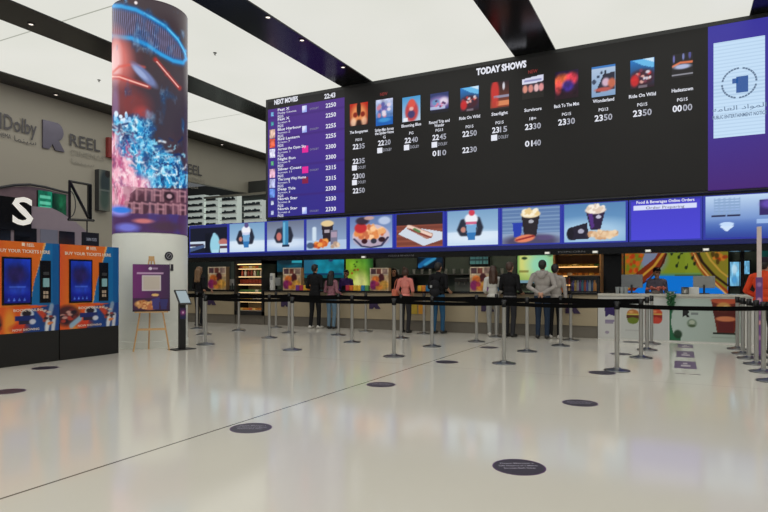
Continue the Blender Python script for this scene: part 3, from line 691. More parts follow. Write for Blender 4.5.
lab = ['menu screen with a white bottle on black, leftmost beside the column', 'menu screen showing a pale iced drink, second from the column', 'menu screen with a tall blue bottle on grey', 'menu screen showing a popcorn tub with nuggets and a cup',
       'menu screen showing a round platter of golden snacks', 'menu screen showing a hot dog on a white plate', 'menu screen showing a blue iced drink with red top', 'menu screen showing a popcorn tub with a blue cup and hot dog',
       'menu screen showing two dark tubs and spilled popcorn', 'plain violet menu screen headed by a white bar', 'pale blue menu screen with a white diamond, at the right edge']
ZM0, ZM1 = 2.20, 3.07
xs = [(on_y(a, 240, YW)[0], on_y(b, 240, YW)[0]) for a, b in edges]
xs.append((on_y(705, 240, YW)[0], on_y(705, 240, YW)[0] + 2.6))
M_bframe = mat('blue_lit_bezel', rgb(20, 24, 60), .35, emit=rgb(44, 54, 168), estr=.8); M_bframe.cycles.emission_sampling = 'NONE'
for i, (a, b) in enumerate(xs):
    t = thing('menu_screen', lab[i], 'menu screen', ((a + b) / 2, YW + .05, ZM0 - .03), 0, 'menu screens above the counter')
    hw = (b - a) / 2; H = ZM1 - ZM0
    bm = NB(); box2(bm, -hw - .03, hw + .03, 0.0, .18, .0, H + .05); obj('case', bm, M_bframe, t)
    panel('screen', menu_art(i), -hw + .012, hw - .012, .03, H + .03, -.012, MM, t)
    if i == 9:
        letters('heading', [('Food & Beverages Online Orders', 0, H - .01, .062, 'C', hw * 1.65, .02)], M_txtw, t, -.02)
        letters('bar_text', [('Order Preparing', 0, H - .14, .06, 'C', .75)], mat('dark_screen_text', rgb(60, 60, 110), .5), t, -.02)
t = thing('bulkhead', 'dark blue and black bulkhead carrying the row of menu screens', 'bulkhead', (-5, YW + .3, 2.0))
bm = NB(); box2(bm, -9.6, 9.6, -.0, .11, .17, 1.09); obj('body', bm, M_blackm, t)
M_navy = mat('navy_lit_edge', rgb(18, 20, 46), .3, emit=rgb(22, 28, 88), estr=.7); M_navy.cycles.emission_sampling = 'NONE'
bm = NB(); box2(bm, -9.6, 9.6, -.26, .0, .07, .165); obj('lower_edge', bm, M_navy, t)
bm = NB(); box2(bm, -9.6, 9.6, -.22, .11, -.08, .065); obj('fascia', bm, M_black, t)
letters('lettering', [('FOOD & BEVERAGE', on_y(400, 0, YW)[0] + 5, -.02, .04, 'C', .75), ('POPCORN', on_y(571, 0, YW)[0] + 5, -.02, .04, 'C', .6)], mat('fascia_grey_print', rgb(120, 120, 124), .5), t, -.226)
for px in (363, 547, 595, 648, 706):
    x = on_y(px, 248, YW)[0]
    t = thing('spot_lamp', 'small white spot lamp on the black fascia below ' + {363: 'the platter menu screen', 547: 'the popcorn and hot dog screen', 595: 'the two tubs screen', 648: 'the violet menu screen', 706: 'the pale blue screen'}[px], 'lamp', (x, YW + .06, 1.99), 0, 'spot lamps under the menu screens')
    bm = NB(); box2(bm, -.06, .06, -.05, .02, -.06, .0, .008); obj('housing', bm, mat('lamp_housing', rgb(190, 190, 185), .4), t)
    bm = NB(); box2(bm, -.045, .045, -.055, -.05, -.045, -.01); obj('lens', bm, lamp_mat('spot_lens', rgb(240, 238, 225), .9), t)
# ================================================================== round display column
dcol = 12.0
dx, dy = ray(150.7); CX, CY = dx * dcol, dy * dcol; CR = .72
ZL = 2.24
t = thing('display_column', 'thick round column wrapped in a colourful video screen above a white base', 'column', (CX, CY, 0))
bm = NB(); lathe(bm, [(0, 0), (CR + .012, 0), (CR + .012, .12), (CR, .125), (CR, .5), (CR - .004, .505), (CR, .51), (CR, ZL - .03), (CR - .02, ZL)], 72)
obj('base_cladding', bm, mat('column_white', rgb(232, 234, 226), .35, noise=.03), t, True)
bm = NB(); lathe(bm, [(CR - .03, ZL - .05), (CR - .03, ZC + .02), (0, ZC + .02)], 48); obj('core', bm, M_blackm, t, True)
# picture on the curved screen, p across the visible half, q down
NW, NH = 190, 420
A = Art(NW, NH)
ang = (np.linspace(-1, 1, NW) * math.radians(97))[None, :] * np.ones((NH, 1))
zrow = np.linspace(ZC - .01, ZL, NH)[:, None]
A.v = (HZ - FL * (zrow - CH) / (dcol - CR * np.cos(ang))) / 234.0      # artwork height, so that its title sits level
q = A.v
A.u = np.clip((np.sin(ang) + 1) / 2, 0, 1); A.asp = 234.0 / 76.0
def C(px, py): return ((px - 114) / 76.0, py / 234.0)
n1 = fbm(NH, NW, 6, 21, 5); n2 = fbm(NH, NW, 10, 22, 5); n3 = fbm(NH, NW, 16, 23, 4); n4 = fbm(NH, NW, 34, 25, 3); n5 = fbm(NH, NW, 22, 26, 3)
A.a[:] = np.array((64, 52, 58)) / 255
A.mix((q - .3) * 1.5, (72, 44, 60), .8)
A.ell(*C(116, 80), .3, .2, (130, 54, 62), .7, .9)
A.ell(*C(170, 120), .5, .18, (52, 46, 62), .7, .9)
A.mix(np.clip((n1 - .5) * 2.2, 0, 1), (100, 52, 58), .4)
# neon stadium ring
top = [(112, 12), (124, 10), (138, 11), (152, 16), (166, 23), (178, 34), (186, 46), (187.5, 54), (184, 58)]
bot = [(184, 58), (174, 57), (162, 52), (148, 44), (134, 40), (118, 41), (112, 42)]
ring = [C(*z) for z in top]; ring2 = [C(*z) for z in bot]
A.poly(ring + ring2, (70, 62, 84), .9)
for k in range(34):
    x = 116 + k * 1.95
    yt = np.interp(x, [z[0] for z in top[:-1]], [z[1] for z in top[:-1]]) + 3; yb = np.interp(x, [112, 118, 134, 148, 162, 174, 184], [42, 41, 40, 44, 52, 57, 58]) - 2
    if yb > yt: A.seg(C(x, yt), C(x + 1.5, yb), .007, (150, 150, 200), .75, .8)
A.path(ring + ring2, .075, (20, 90, 170), .7, .9); A.path(ring + ring2, .04, (40, 160, 226), .95, .7); A.path([C(146, 13), C(166, 22.5), C(179, 35), C(187, 49)], .016, (120, 210, 245), .8, .8)
A.ell(*C(138, 4), .02, .007, (250, 240, 240), 1, .7)
# hot streaks
A.ell(*C(121, 60), .17, .1, (236, 130, 120), .8, .9, .2); A.ell(*C(118, 64), .08, .08, (255, 214, 214), .8, .9)
A.path([C(157, 58), C(168, 71), C(180, 84)], .05, (190, 50, 46), .85, .8); A.path([C(158, 60), C(168, 71), C(179, 83)], .016, (255, 196, 186), .95, .8)
A.path([C(113, 82), C(122, 80), C(136, 83), C(150, 86)], .05, (200, 60, 54), .85, .9); A.path([C(114, 81), C(122, 80), C(136, 83), C(149, 86)], .016, (255, 200, 186), .95, .8)
A.path([C(114, 78), C(122, 70), C(134, 66), C(146, 67)], .03, (216, 90, 80), .7, .9)
A.ell(*C(146, 75), .16, .026, (116, 130, 180), .95, .5, .25); A.ell(*C(142, 73), .1, .014, (170, 186, 226), .7, .6, .25)
A.ell(*C(136, 106), .2, .06, (140, 56, 56), .7, .9); A.ell(*C(144, 114), .1, .03, (190, 70, 70), .6, .9)
A.ell(*C(118, 110), .05, .1, (150, 140, 200), .5, .9)
# blue water / smoke
def band(px, py): return C(px, py)
msk = np.zeros(q.shape)
for (px, py, r) in ((119, 122, 7), (132, 127, 13), (142, 134, 15), (132, 145, 14), (150, 148, 17), (160, 160, 17), (170, 168, 15), (178, 178, 12), (150, 165, 14), (165, 180, 12), (138, 158, 10)):
    cu, cv = C(px, py); d = np.hypot((A.u - cu) * 76, (q - cv) * 234) / r
    msk = np.maximum(msk, np.clip(1.25 - d, 0, 1))
wv = np.clip(msk * 1.6 + (n2 - .5) * 2.4 - .25, 0, 1)
pk = np.zeros(q.shape)
for (px, py, r) in ((118, 150, 17), (128, 168, 22), (118, 180, 18), (140, 178, 18), (120, 196, 16), (150, 186, 10)):
    cu, cv = C(px, py); d = np.hypot((A.u - cu) * 76, (q - cv) * 234) / r
    pk = np.maximum(pk, np.clip(1.2 - d, 0, 1))
A.mix(pk * 1.3 + (n1 - .5) * .8 * (pk > 0), (226, 120, 150), .95)
A.mix(np.clip(pk * 1.2 + (n3 - .52) * 3, 0, 1) * (pk > .25), (255, 214, 226), .75)
A.mix(np.clip((n4 - .5) * 6, 0, 1) * np.clip(pk * 1.3, 0, 1), (176, 64, 110), .6); A.mix(np.clip(1 - np.abs(n5 - .5) * 12, 0, 1) * np.clip(pk * 1.3 - .2, 0, 1), (255, 236, 240), .8)
A.mix(wv, (8, 92, 172), .95); A.mix(np.clip(wv * (n3 + .25) * 1.6 - .5, 0, 1), (40, 190, 236), .9); A.mix(np.clip(1 - np.abs(n4 - .5) * 16, 0, 1) * np.clip(wv * 1.4 - .3, 0, 1), (150, 224, 250), .8); A.mix(np.clip(1 - np.abs(n5 - .5) * 14, 0, 1) * np.clip((n1 - .42) * 6, 0, 1) * wv, (236, 250, 255), .9); A.mix(np.clip((n3 * 1.2 + n2 * .5 - .98) * 6, 0, 1) * wv, (226, 246, 255), .8); A.mix(np.clip((.46 - n4) * 7, 0, 1) * wv, (8, 40, 96), .6)
A.mix(np.clip((.42 - n2) * 5, 0, 1) * wv, (14, 40, 90), .6)
A.specks(*C(124, 122), .12, .03, 14, .022, [(220, 240, 255), (150, 200, 240)], 31)
Rw = random.Random(77)
for k in range(150):
    t_ = Rw.random(); x_, y_ = 122 + 58 * t_ + Rw.gauss(0, 9), 126 + 52 * t_ + Rw.gauss(0, 9)
    dr = .7 + Rw.gauss(0, .9); L_ = Rw.uniform(3, 8); pt_ = []
    for j_ in range(4): pt_.append(C(x_, y_)); x_ += math.cos(dr) * L_ / 3; y_ += math.sin(dr) * L_ / 3; dr += Rw.gauss(0, .7)
    A.path(pt_, Rw.uniform(.012, .03), Rw.choice([(235, 248, 255), (150, 226, 250), (90, 190, 236), (20, 70, 140), (12, 40, 96)]), Rw.uniform(.5, .9), .9)
for k in range(60):
    x_, y_ = 114 + abs(Rw.gauss(0, 14)), 166 + Rw.gauss(0, 14); dr = Rw.gauss(1.2, .6); pt_ = []
    for j_ in range(3): pt_.append(C(x_, y_)); x_ += math.cos(dr) * 3; y_ += math.sin(dr) * 3; dr += Rw.gauss(0, .6)
    A.path(pt_, Rw.uniform(.02, .04), Rw.choice([(255, 236, 240), (246, 180, 200), (180, 70, 120), (120, 60, 110)]), Rw.uniform(.4, .8), .9)
# metallic title relief, unreadable blocks of letter strokes
A.poly([C(133, 194), C(140, 188), C(190, 186), C(190, 214), C(140, 216), C(130, 210)], (74, 42, 56), .85)
A.mix(np.clip((n3 - .45) * 5, 0, 1) * (q > .8) * (q < .915), (150, 100, 116), .5)
for r0, (yt, yb, xa, xb, n) in enumerate(((189, 200, 138, 188, 6), (203, 214, 128, 188, 8))):
    for k in range(n):
        xx = xa + (xb - xa) * (k + .1) / n; ww = (xb - xa) / n * .72
        for s in (((xx, yb), (xx, yt)), ((xx, yt), (xx + ww, yt + 1)), ((xx + ww, yt + 1), (xx + ww, yb)), ((xx, (yt + yb) / 2), (xx + ww, (yt + yb) / 2)))[: 2 + (k * 7 + r0) % 3]:
            A.seg(C(*s[0]), C(*s[1]), .022, (176, 128, 138), .75, .8)
A.ell(*C(170, 195), .07, .02, (40, 22, 34), .95, .4); A.ell(*C(170, 195), .035, .01, (200, 160, 170), .9, .5)
A.rect(0, .915, 1.01, 1.2, (74, 46, 92), .9); A.mix(np.clip((n2 - .5) * 4, 0, 1) * (q > .91), (60, 60, 140), .7)
A.ell(*C(122, 212), .13, .022, (150, 150, 240), .9, .8); A.ell(*C(124, 211), .12, .012, (40, 120, 220), .9, .6); A.ell(*C(130, 228), .14, .018, (120, 130, 230), .8, .8); A.ell(*C(145, 221), .12, .01, (226, 130, 120), .8, .8); A.ell(*C(168, 226), .2, .02, (70, 50, 60), .7, .8)
fd = math.atan2(-CX, CY)                               # heading of the camera seen from the column
co = np.zeros((NH, NW, 3)); th = ang
ca, sa = math.cos(0), 0
nx, ny = -CX / math.hypot(CX, CY), -CY / math.hypot(CX, CY)
rx, ry = -ny, nx                                        # picture's right hand
zz = np.linspace(ZC - .01, ZL, NH)[:, None]
co[..., 0] = CR * (np.cos(th) * nx + np.sin(th) * rx); co[..., 1] = CR * (np.cos(th) * ny + np.sin(th) * ry); co[..., 2] = zz
pic = A.a
MC = screen_mat('column_pixels', 1.0)
grid_mesh('video_screen', co, pic, MC, t)
th2 = np.linspace(math.radians(97), math.radians(263), 40)[None, :] * np.ones((12, 1)); co2 = np.zeros((12, 40, 3))
co2[..., 0] = CR * (np.cos(th2) * nx + np.sin(th2) * rx); co2[..., 1] = CR * (np.cos(th2) * ny + np.sin(th2) * ry); co2[..., 2] = np.linspace(ZC - .01, ZL, 12)[:, None]
B = Art(40, 12); B.vgrad((70, 56, 66), (90, 60, 110)); B.grain(.5, 5, 3); grid_mesh('rear_screen', co2, B.a, MC, t)
# little signs stuck on the column base
def on_col(px, z, out=.004):
    dx, dy = ray(px); L = math.hypot(dx, dy); dx, dy = dx / L, dy / L
    b = dx * CX + dy * CY; disc = b * b - (CX * CX + CY * CY - (CR + out) ** 2); s = b - math.sqrt(max(disc, 0)); x, y = dx * s, dy * s
    return x, y, math.atan2(y - CY, x - CX) + PI / 2
def zat(px, py, x, y):
    d = -SN * x + CS * y; return CH + (HZ - py) / FL * d
x, y, rz = on_col(169, 1.8, .012); z = zat(169, 256, x, y)
t = thing('round_sign', 'small round dark no smoking sign on the white column base', 'sign', (x, y, z), rz)
bm = NB(); rod(bm, (0, .01, 0), (0, -.004, 0), .085, None, 28); obj('disc', bm, mat('sign_charcoal', rgb(44, 44, 52), .4), t)
bm = NB()
for i in range(28):
    a, b = 2 * PI * i / 28, 2 * PI * (i + 1) / 28
    bm.faces.new([bm.verts.new((r * math.cos(q_), -.006, r * math.sin(q_))) for r, q_ in ((.058, a), (.058, b), (.046, b), (.046, a))])
bx(bm, (0, -.006, 0), (.012, .003, .1), mtx=Matrix.Rotation(.7, 4, 'Y')); obj('symbol', bm, mat('sign_grey', rgb(150, 150, 156), .4), t)
x, y, rz = on_col(172, 1.8, .014); z = zat(172, 267.5, x, y)
t = thing('wall_intercom', 'small dark upright device under the round sign on the column', 'device', (x, y, z), rz)
bm = NB(); box2(bm, -.028, .028, -.006, .02, -.065, .065, .006); obj('body', bm, mat('device_charcoal', rgb(50, 48, 56), .4), t)
bm = NB(); box2(bm, -.05, -.03, -.004, .02, -.02, .08, .004); obj('white_plate', bm, M_white, t)

# ================================================================== ticket machines
MP = print_mat('kiosk_vinyl', .3, .45)
def kiosk_art(left):
    A = Art(72, 150)
    A.rect(0, 0, 1, 1, (232, 116, 36))
    A.poly([(0, 0), (.75, 0), (.5, 1), (0, 1)], (228, 110, 34))
    A.mix(np.clip((A.v - .3) * 2, 0, 1) * (A.u < .6), (240, 146, 40), .7)
    A.mix(np.clip(1 - A.u * 5, 0, 1), (222, 84, 44), .8)
    A.poly([(.78, 0), (1.01, 0), (1.01, .75), (.53, .75), (.6, .45)], (18, 108, 172))
    A.poly([(.9, 0), (1.01, 0), (1.01, .75), (.9, .75)], (16, 92, 158))
    A.poly([(.76, 0), (.79, 0), (.6, .45), (.53, .75), (.5, .75)], (246, 190, 110), .9)
    # lower picture strip: orange to navy with generic heaps of toys
    A.poly([(0, .72), (.55, .70), (1.01, .72), (1.01, 1.01), (0, 1.01)], (226, 92, 34))
    A.poly([(.55, .74), (1.01, .70), (1.01, 1.01), (.42, 1.01)], (22, 66, 140))
    A.ell(.24, .9, .08, .16, (240, 176, 60), .7, .8); A.ell(.38, .95, .14, .05, (210, 54, 34), .8, .8)
    if not left:
        A.ell(.12, .84, .2, .12, (70, 36, 44), .95, .4); A.specks(.13, .84, .14, .09, 16, .04, [(120, 50, 50), (40, 26, 40), (200, 150, 140), (176, 60, 50)], 4); A.seg((.18, .96), (.32, .88), .045, (150, 190, 220), .9)
    else:
        A.ell(.0, .88, .13, .12, (90, 40, 44), .95, .4); A.specks(.02, .9, .08, .08, 8, .04, [(150, 50, 44), (40, 26, 40), (216, 200, 196)], 6)
    A.ell(.82, .84, .14, .13, (40, 60, 110), .6, .6); A.seg((.68, .76), (.82, .88), .05, (206, 70, 44), .95); A.seg((.88, .72), (.8, .95), .045, (150, 170, 196), .9); A.seg((.82, .9), (.8, .99), .04, (226, 224, 226), .95); A.seg((.92, .86), (.9, .99), .04, (216, 214, 220), .95); A.specks(.84, .84, .1, .1, 14, .03, [(206, 190, 180), (150, 60, 50), (60, 40, 50), (226, 130, 70)], 7)
    # round badge of the lower strip
    A.ell(.5, .8, .1, .06, (220, 226, 236), .9, .2); A.ell(.49, .79, .07, .035, (40, 30, 40), 1, .3); A.rect(.33, .82, .6, .865, (30, 44, 110)); A.rect(.38, .872, .56, .905, (40, 36, 60)); A.ell(.58, .885, .05, .03, (226, 226, 236), .9, .4)
    return A
def kiosk_screen():
    A = Art(36, 60, (16, 30, 120)); A.vgrad((20, 50, 160), (12, 20, 110)); A.ell(.45, .35, .4, .2, (40, 24, 70), .8, .8); A.ell(.5, .7, .4, .1, (40, 70, 170), .6, .9); A.rect(.2, .62, .8, .64, (70, 100, 200), .7)
    for k in range(4): A.poly([(.12 + k * .2, .95), (.17 + k * .2, .88), (.22 + k * .2, .95)], (90, 130, 220), .7)
    A.grain(.3, 5, 3); return A
XK = -9.02
yk = [on_x(0, 300, XK)[0] - .12, on_x(59.3, 300, XK)[0], on_x(119, 300, XK)[0]]
KH = 1.9; PB = .60
for i in range(2):
    a, b = yk[i] + .008, yk[i + 1] - .008; hw = (b - a) / 2
    t = thing('ticket_kiosk', ['orange and blue ticket machine at the left edge of the picture', 'orange and blue ticket machine nearer the round column'][i], 'ticket machine', (XK, (a + b) / 2, 0), PI / 2, None)
    bm = NB(); box2(bm, -hw, hw, .0, .62, 0, PB, .004); obj('plinth', bm, mat('plinth_black', rgb(20, 19, 18), .4, noise=.2), t)
    bm = NB(); box2(bm, -hw, hw, .012, .62, PB, KH, .006); obj('cabinet', bm, mat('kiosk_blue_side', rgb(20, 96, 160), .4), t)
    panel('printed_front', kiosk_art(i == 0), -hw, hw, PB - .12 if False else PB - .1, KH, -.004, MP, t)
    # touch screen
    u0, u1 = (.14, .52) if i == 1 else (.13, .56)
    x0, x1 = -hw + 2 * hw * u0 * 1.0, -hw + 2 * hw * u1
    bm = NB(); box2(bm, x0, x1, -.02, .02, .93, 1.66, .006); s = obj('touch_screen', bm, M_black, t)
    panel('display', kiosk_screen(), x0 + .025, x1 - .025, .96, 1.63, -.0225, screen_mat('kiosk_display', .8), s)
    x0, x1 = (-hw + 2 * hw * .64, -hw + 2 * hw * .80) if i == 1 else (-hw + 2 * hw * .69, -hw + 2 * hw * .86)
    bm = NB(); box2(bm, x0, x1, -.018, .02, .95, 1.62, .005); s = obj('payment_panel', bm, M_black, t)
    xm = (x0 + x1) / 2
    bm = NB(); box2(bm, xm - .045, xm + .045, -.035, -.015, 1.39, 1.44, .004); obj('receipt_slot', bm, M_dgrey, s)
    bm = NB(); box2(bm, xm - .045, xm + .045, -.045, -.015, 1.2, 1.34, .008); obj('card_reader', bm, mat('reader_grey', rgb(110, 124, 128), .3, emit=rgb(120, 190, 190), estr=.25), s)
    bm = NB()
    for r_ in range(2):
        for c_ in range(2): box2(bm, xm - .04 + c_ * .045, xm - .005 + c_ * .045, -.024, -.015, 1.02 + r_ * .065, 1.07 + r_ * .065, .002)
    obj('sticker_group', bm, mat('sticker_beige', rgb(170, 150, 130), .5), s)
    mw = mat('kiosk_white_print', rgb(244, 226, 206), .4)
    letters('lettering', [('BUY YOUR TICKETS HERE', -.04, 1.755, .05, 'C', hw * 1.55, .02), ('REEL', .05, 1.855, .05, 'C', .12, .02), ('BOOK ONLINE', 0.02, .845, .04, 'C', hw * .9, .01), ('NOW SHOWING', -.02, .545, .035, 'C', hw * .8, .01)], mw, t, -.008)
    bm = NB(); prism(bm, [(x * .05 - .06, z * .05 + 1.858) for x, z in r_shape(1.0)], -.0085, -.004); obj('emblem', bm, mw, t)

# ================================================================== easel with its poster
ex, ey = on_floor(151.5, 351.0); erz = math.atan2(0 - ex, ey) * -1
erz = -math.atan2(ex, -ey) + PI if False else math.atan2(ey, ex) + PI / 2 + PI
fx = math.atan2(-ey, -ex) + PI / 2                      # local -Y looks at the camera
de = -SN * ex + CS * ey; ppm = FL / de / math.cos(math.atan((384 - 153) / FL)) * 1.0
t = thing('easel', 'pale wooden three-legged easel in front of the round column', 'easel', (ex, ey, 0), fx)
sc = 1 / (FL / de)
zt = CH + (HZ - 256) * sc
W2 = .31
bm = NB(); rod(bm, (-W2, -.0, .0), (-.03, .12, zt), .016, .014, 8); obj('leg', bm, M_wood, t)
bm = NB(); rod(bm, (W2, -.0, .0), (.03, .12, zt), .016, .014, 8); obj('leg', bm, M_wood, t)
bm = NB(); rod(bm, (-.05, .30, .0), (0, .14, zt - .05), .016, .014, 8); obj('leg', bm, M_wood, t)
bm = NB(); box2(bm, -.05, .05, .1, .14, zt - .09, zt, .004); obj('head_block', bm, M_wood, t)
bm = NB(); box2(bm, -.24, .24, .02, .05, .38, .42, .003); obj('lower_crossbar', bm, M_wood, t)
bm = NB(); box2(bm, -.29, .29, -.05, .06, .74, .76, .003); obj('tray', bm, M_wood, t)
A = Art(60, 80); A.ugrad((112, 44, 112), (66, 40, 80)); A.ell(.1, .3, .3, .4, (124, 40, 122), .6, 1.0)
A.ell(.47, .09, .05, .03, (230, 220, 236)); A.rect(.54, .08, .66, .1, (190, 160, 196), .8); A.rect(.12, .18, .82, .205, (206, 170, 206), .9)
A.rect(.25, .24, .75, .56, (214, 204, 208)); A.rect(.29, .27, .71, .53, (204, 192, 180))
A.rect(0, .72, 1, 1, (60, 30, 62), .8); A.ell(.25, .84, .2, .08, (214, 150, 90), 1, .3); A.ell(.46, .9, .22, .07, (206, 120, 76), 1, .3); A.specks(.34, .86, .24, .08, 22, .035, [(240, 190, 130), (196, 110, 60), (226, 160, 100)], 3); A.poly([(.5, .74), (.72, .7), (.7, .95), (.54, .95)], (66, 60, 130)); A.poly([(.72, .74), (.95, .74), (.9, .95), (.76, .95)], (56, 52, 116)); A.ell(.6, .65, .1, .03, (236, 190, 120)); A.rect(0, .97, 1, 1, (40, 26, 40))
bw = 16.2 * sc / .93; bz0 = CH + (HZ - 311.5) * sc; bz1 = CH + (HZ - 264.2) * sc
t2 = thing('easel_poster', 'purple snack poster board with a white square, standing on the wooden easel', 'poster', (ex, ey, bz0), fx)
tilt = math.atan2(.12, zt)
hb = bz1 - bz0; ybb = .12 * bz0 / zt - .045
def lean(co):
    co = co.copy(); co[..., 1] += co[..., 2] * math.tan(tilt); return co
bm = NB(); prism(bm, [(-bw, 0), (bw, 0), (bw, hb), (-bw, hb)], ybb + .0, ybb + .012)
for v in bm.verts: v.co.y += v.co.z * math.tan(tilt)
obj('board', bm, mat('poster_edge', rgb(50, 30, 54), .5), t2)
panel('print', A, -bw, bw, 0, hb, ybb - .002, print_mat('poster_print', .35), t2, lean)
tr = [c for c in t.children if c.name.startswith('tray')][0]; tr.location.z = bz0 - .76

# ================================================================== tablet stand beside the column
tx, ty_ = on_floor(182, 349.3); d = -SN * tx + CS * ty_; sc = d / FL
t = thing('tablet_stand', 'slim black floor stand with a tilted tablet, right of the round column', 'tablet stand', (tx, ty_, 0), math.atan2(-ty_, -tx) + PI / 2 + .5)
bm = NB(); box2(bm, -.21, .21, -.16, .16, 0, .012, .004); obj('base_plate', bm, M_blackm, t)
bm = NB(); box2(bm, -.062, .062, -.035, .035, .012, .99, .008); obj('post', bm, mat('stand_black', rgb(20, 20, 23), .35), t)
A = Art(24, 36, (60, 40, 84)); A.ell(.5, .42, .4, .22, (150, 60, 130), .9, .6); A.ell(.5, .42, .13, .1, (226, 200, 226), .95, .4); A.rect(0, .8, 1, 1, (40, 40, 84))
panel('purple_label', A, -.062, .062, .58, .79, -.0375, print_mat('poster_print'), t)
Mt = Matrix.Translation((0, -.03, .99)) @ Matrix.Rotation(math.radians(-38), 4, 'X')
bm = NB(); bx(bm, (0, 0, 0), (.25, .03, .34), 0, .008, Mt @ Matrix.Identity(4)); 
for v in bm.verts: pass
s = obj('tablet', bm, M_black, t); 
bm = NB(); bx(bm, (0, 0, 0), (.205, .004, .28), 0, 0, Matrix.Identity(4))
s2 = obj('tablet_screen', bm, mat('tablet_glow', rgb(20, 22, 24), .15, emit=rgb(160, 178, 186), estr=.75), s); s2.location = Mt @ Vector((0, -.0155, 0)); s2.rotation_euler = (math.radians(-38), 0, 0)

# ================================================================== floor stickers
M_dec = mat('sticker_dark_violet', rgb(52, 46, 58), .35, noise=.1); M_dect = mat('sticker_white_print', rgb(176, 170, 186), .4)
decs = [(519, 467, 'with white lines of writing, nearest the camera'), (251, 428, 'on the floor joint, left of the picture centre'), (580, 403, 'right of the picture centre, in front of the queue posts'),
        (381, 384.6, 'on the floor joint at the picture centre'), (447, 362, 'behind the front row of queue posts, at the centre'), (8, 391.5, 'cut by the left edge of the picture'), (45, 368, 'in front of the right ticket machine'),
        (489, 347.5, 'between queue posts near the counter'), (602, 372.8, 'touching the foot of the frontmost queue post'), (621, 354, 'behind the frontmost queue post'), (632, 342, 'at the white counter with the burger posters')]
M_rim = mat('sticker_purple_edge', rgb(92, 56, 104), .35)
for i, (px, py, lab) in enumerate(decs):
    x, y = on_floor(px, py); rz = TH - .05 * (i % 3)
    t = thing('floor_sticker', 'round dark violet floor sticker ' + lab, 'floor sticker', (x, y, 0), rz, 'round floor stickers')
    bm = NB(); lathe(bm, [(0, .0012), (.182, .0012), (.182, 0)], 40); obj('disc', bm, M_dec, t, False)
    bm = NB()
    for k in range(48):
        a, b = 2 * PI * k / 48, 2 * PI * (k + 1) / 48
        bm.faces.new([bm.verts.new((r * math.cos(q_), r * math.sin(q_), .0016)) for r, q_ in ((.182, a), (.182, b), (.172, b), (.172, a))])
    obj('edge_ring', bm, M_rim, t)
    if i < 4:
        l = letters('lettering', [('Please Maintain a', -.0, .075, .028, 'C', .235, .01), ('Safe Distance of 2 Metres', -.0, .022, .028, 'C', .27, .01), ('Between Each Other', 0, -.03, .028, 'C', .22, .01)], M_dect, t); l.rotation_euler = (-PI / 2, 0, 0); l.location = (0, 0, .003); l.rotation_euler = (-PI / 2, 0, 0)
M_lil = mat('sticker_lilac', rgb(104, 84, 112), .4, noise=.1); M_lil2 = mat('sticker_pale', rgb(186, 176, 180), .4)
for i, (py0, py1, w_) in enumerate(((344.3, 347.8, .27), (351.2, 357.4, .28), (361.2, 368.6, .30))):
    x, ya_ = on_floor(685.5, py1); _, yb_ = on_floor(685, py0)
    t = thing('floor_sign', 'lilac rectangular floor sign in the right aisle, ' + ['farthest of three', 'middle of three', 'nearest of three'][i], 'floor sign', (x, (ya_ + yb_) / 2, 0), 0, 'lilac floor signs')
    hh = (yb_ - ya_) / 2
    bm = NB(); box2(bm, -w_ / 2, w_ / 2, -hh, hh, 0, .0015); obj('sheet', bm, M_lil, t)
    bm = NB(); box2(bm, -.06, .07, -hh * .5, -hh * .1, .0015, .0022); box2(bm, -.03, .03, hh * .1, hh * .5, .0015, .0022); obj('print', bm, M_lil2, t)
x, y = on_floor(687, 373.8)
bm = NB()
for a, b in ((-.15, -.02), (.03, .17)): box2(bm, a, b, -.03, .03, 0, .0015)
tag(obj('floor_marking', bm, mat('sticker_grey', rgb(128, 120, 116), .4), None, False, (x, y, 0)), 'thin grey line of writing on the floor before the lilac signs', 'floor marking')

# ================================================================== queue posts and belts
SH = 1.0
def make_post():
    t = bpy.data.objects.new('queue_post', None); COL.objects.link(t); t.empty_display_size = .1
    bm = NB(); lathe(bm, [(0, 0), (.18, 0), (.182, .008), (.175, .016), (.12, .026), (.06, .036), (.045, .05), (.0, .05)], 36); obj('base', bm, M_basem, t, True)
    bm = NB(); lathe(bm, [(0, .04), (.032, .04), (.032, SH - .11), (0, SH - .11)], 20); obj('post', bm, M_chrome, t, True)
    bm = NB(); lathe(bm, [(0, SH - .115), (.040, SH - .115), (.040, SH - .01), (.034, SH), (0, SH)], 20); obj('belt_head', bm, M_black, t, True)
    return t
proto = make_post()
cols4 = [-.55, -2.15, -3.85, -5.65, -7.35, -8.9, -10.3]
rows = {'front': [(on_floor(*p)) for p in ((617, 372), (504, 363.8), (394, 356), (292.3, 349.4), (205.5, 344))],
        'second': [on_floor(*p) for p in ((641, 358), (527, 352.5), (432, 346.6), (352, 342), (269.3, 338.4), (204, 333.7))],
        'third': [on_floor(*p) for p in ((647, 350.5), (560.6, 346), (476.5, 342), (401, 337.7), (338.4, 334.5), (289, 332), (238.8, 331.7), (197, 328.2))],
        'back': [on_floor(*p) for p in ((651.6, 343.5), (570.7, 339.8), (496.5, 337), (424, 333.7), (365.8, 331), (276, 327.5))]}
rowy = {'front': 9.05, 'second': 10.8, 'third': 12.08, 'back': 13.35}
ordn = ['first', 'second', 'third', 'fourth', 'fifth', 'sixth', 'seventh', 'eighth']
rown = {'front': 'front', 'second': 'second', 'third': 'third', 'back': 'fourth and farthest'}
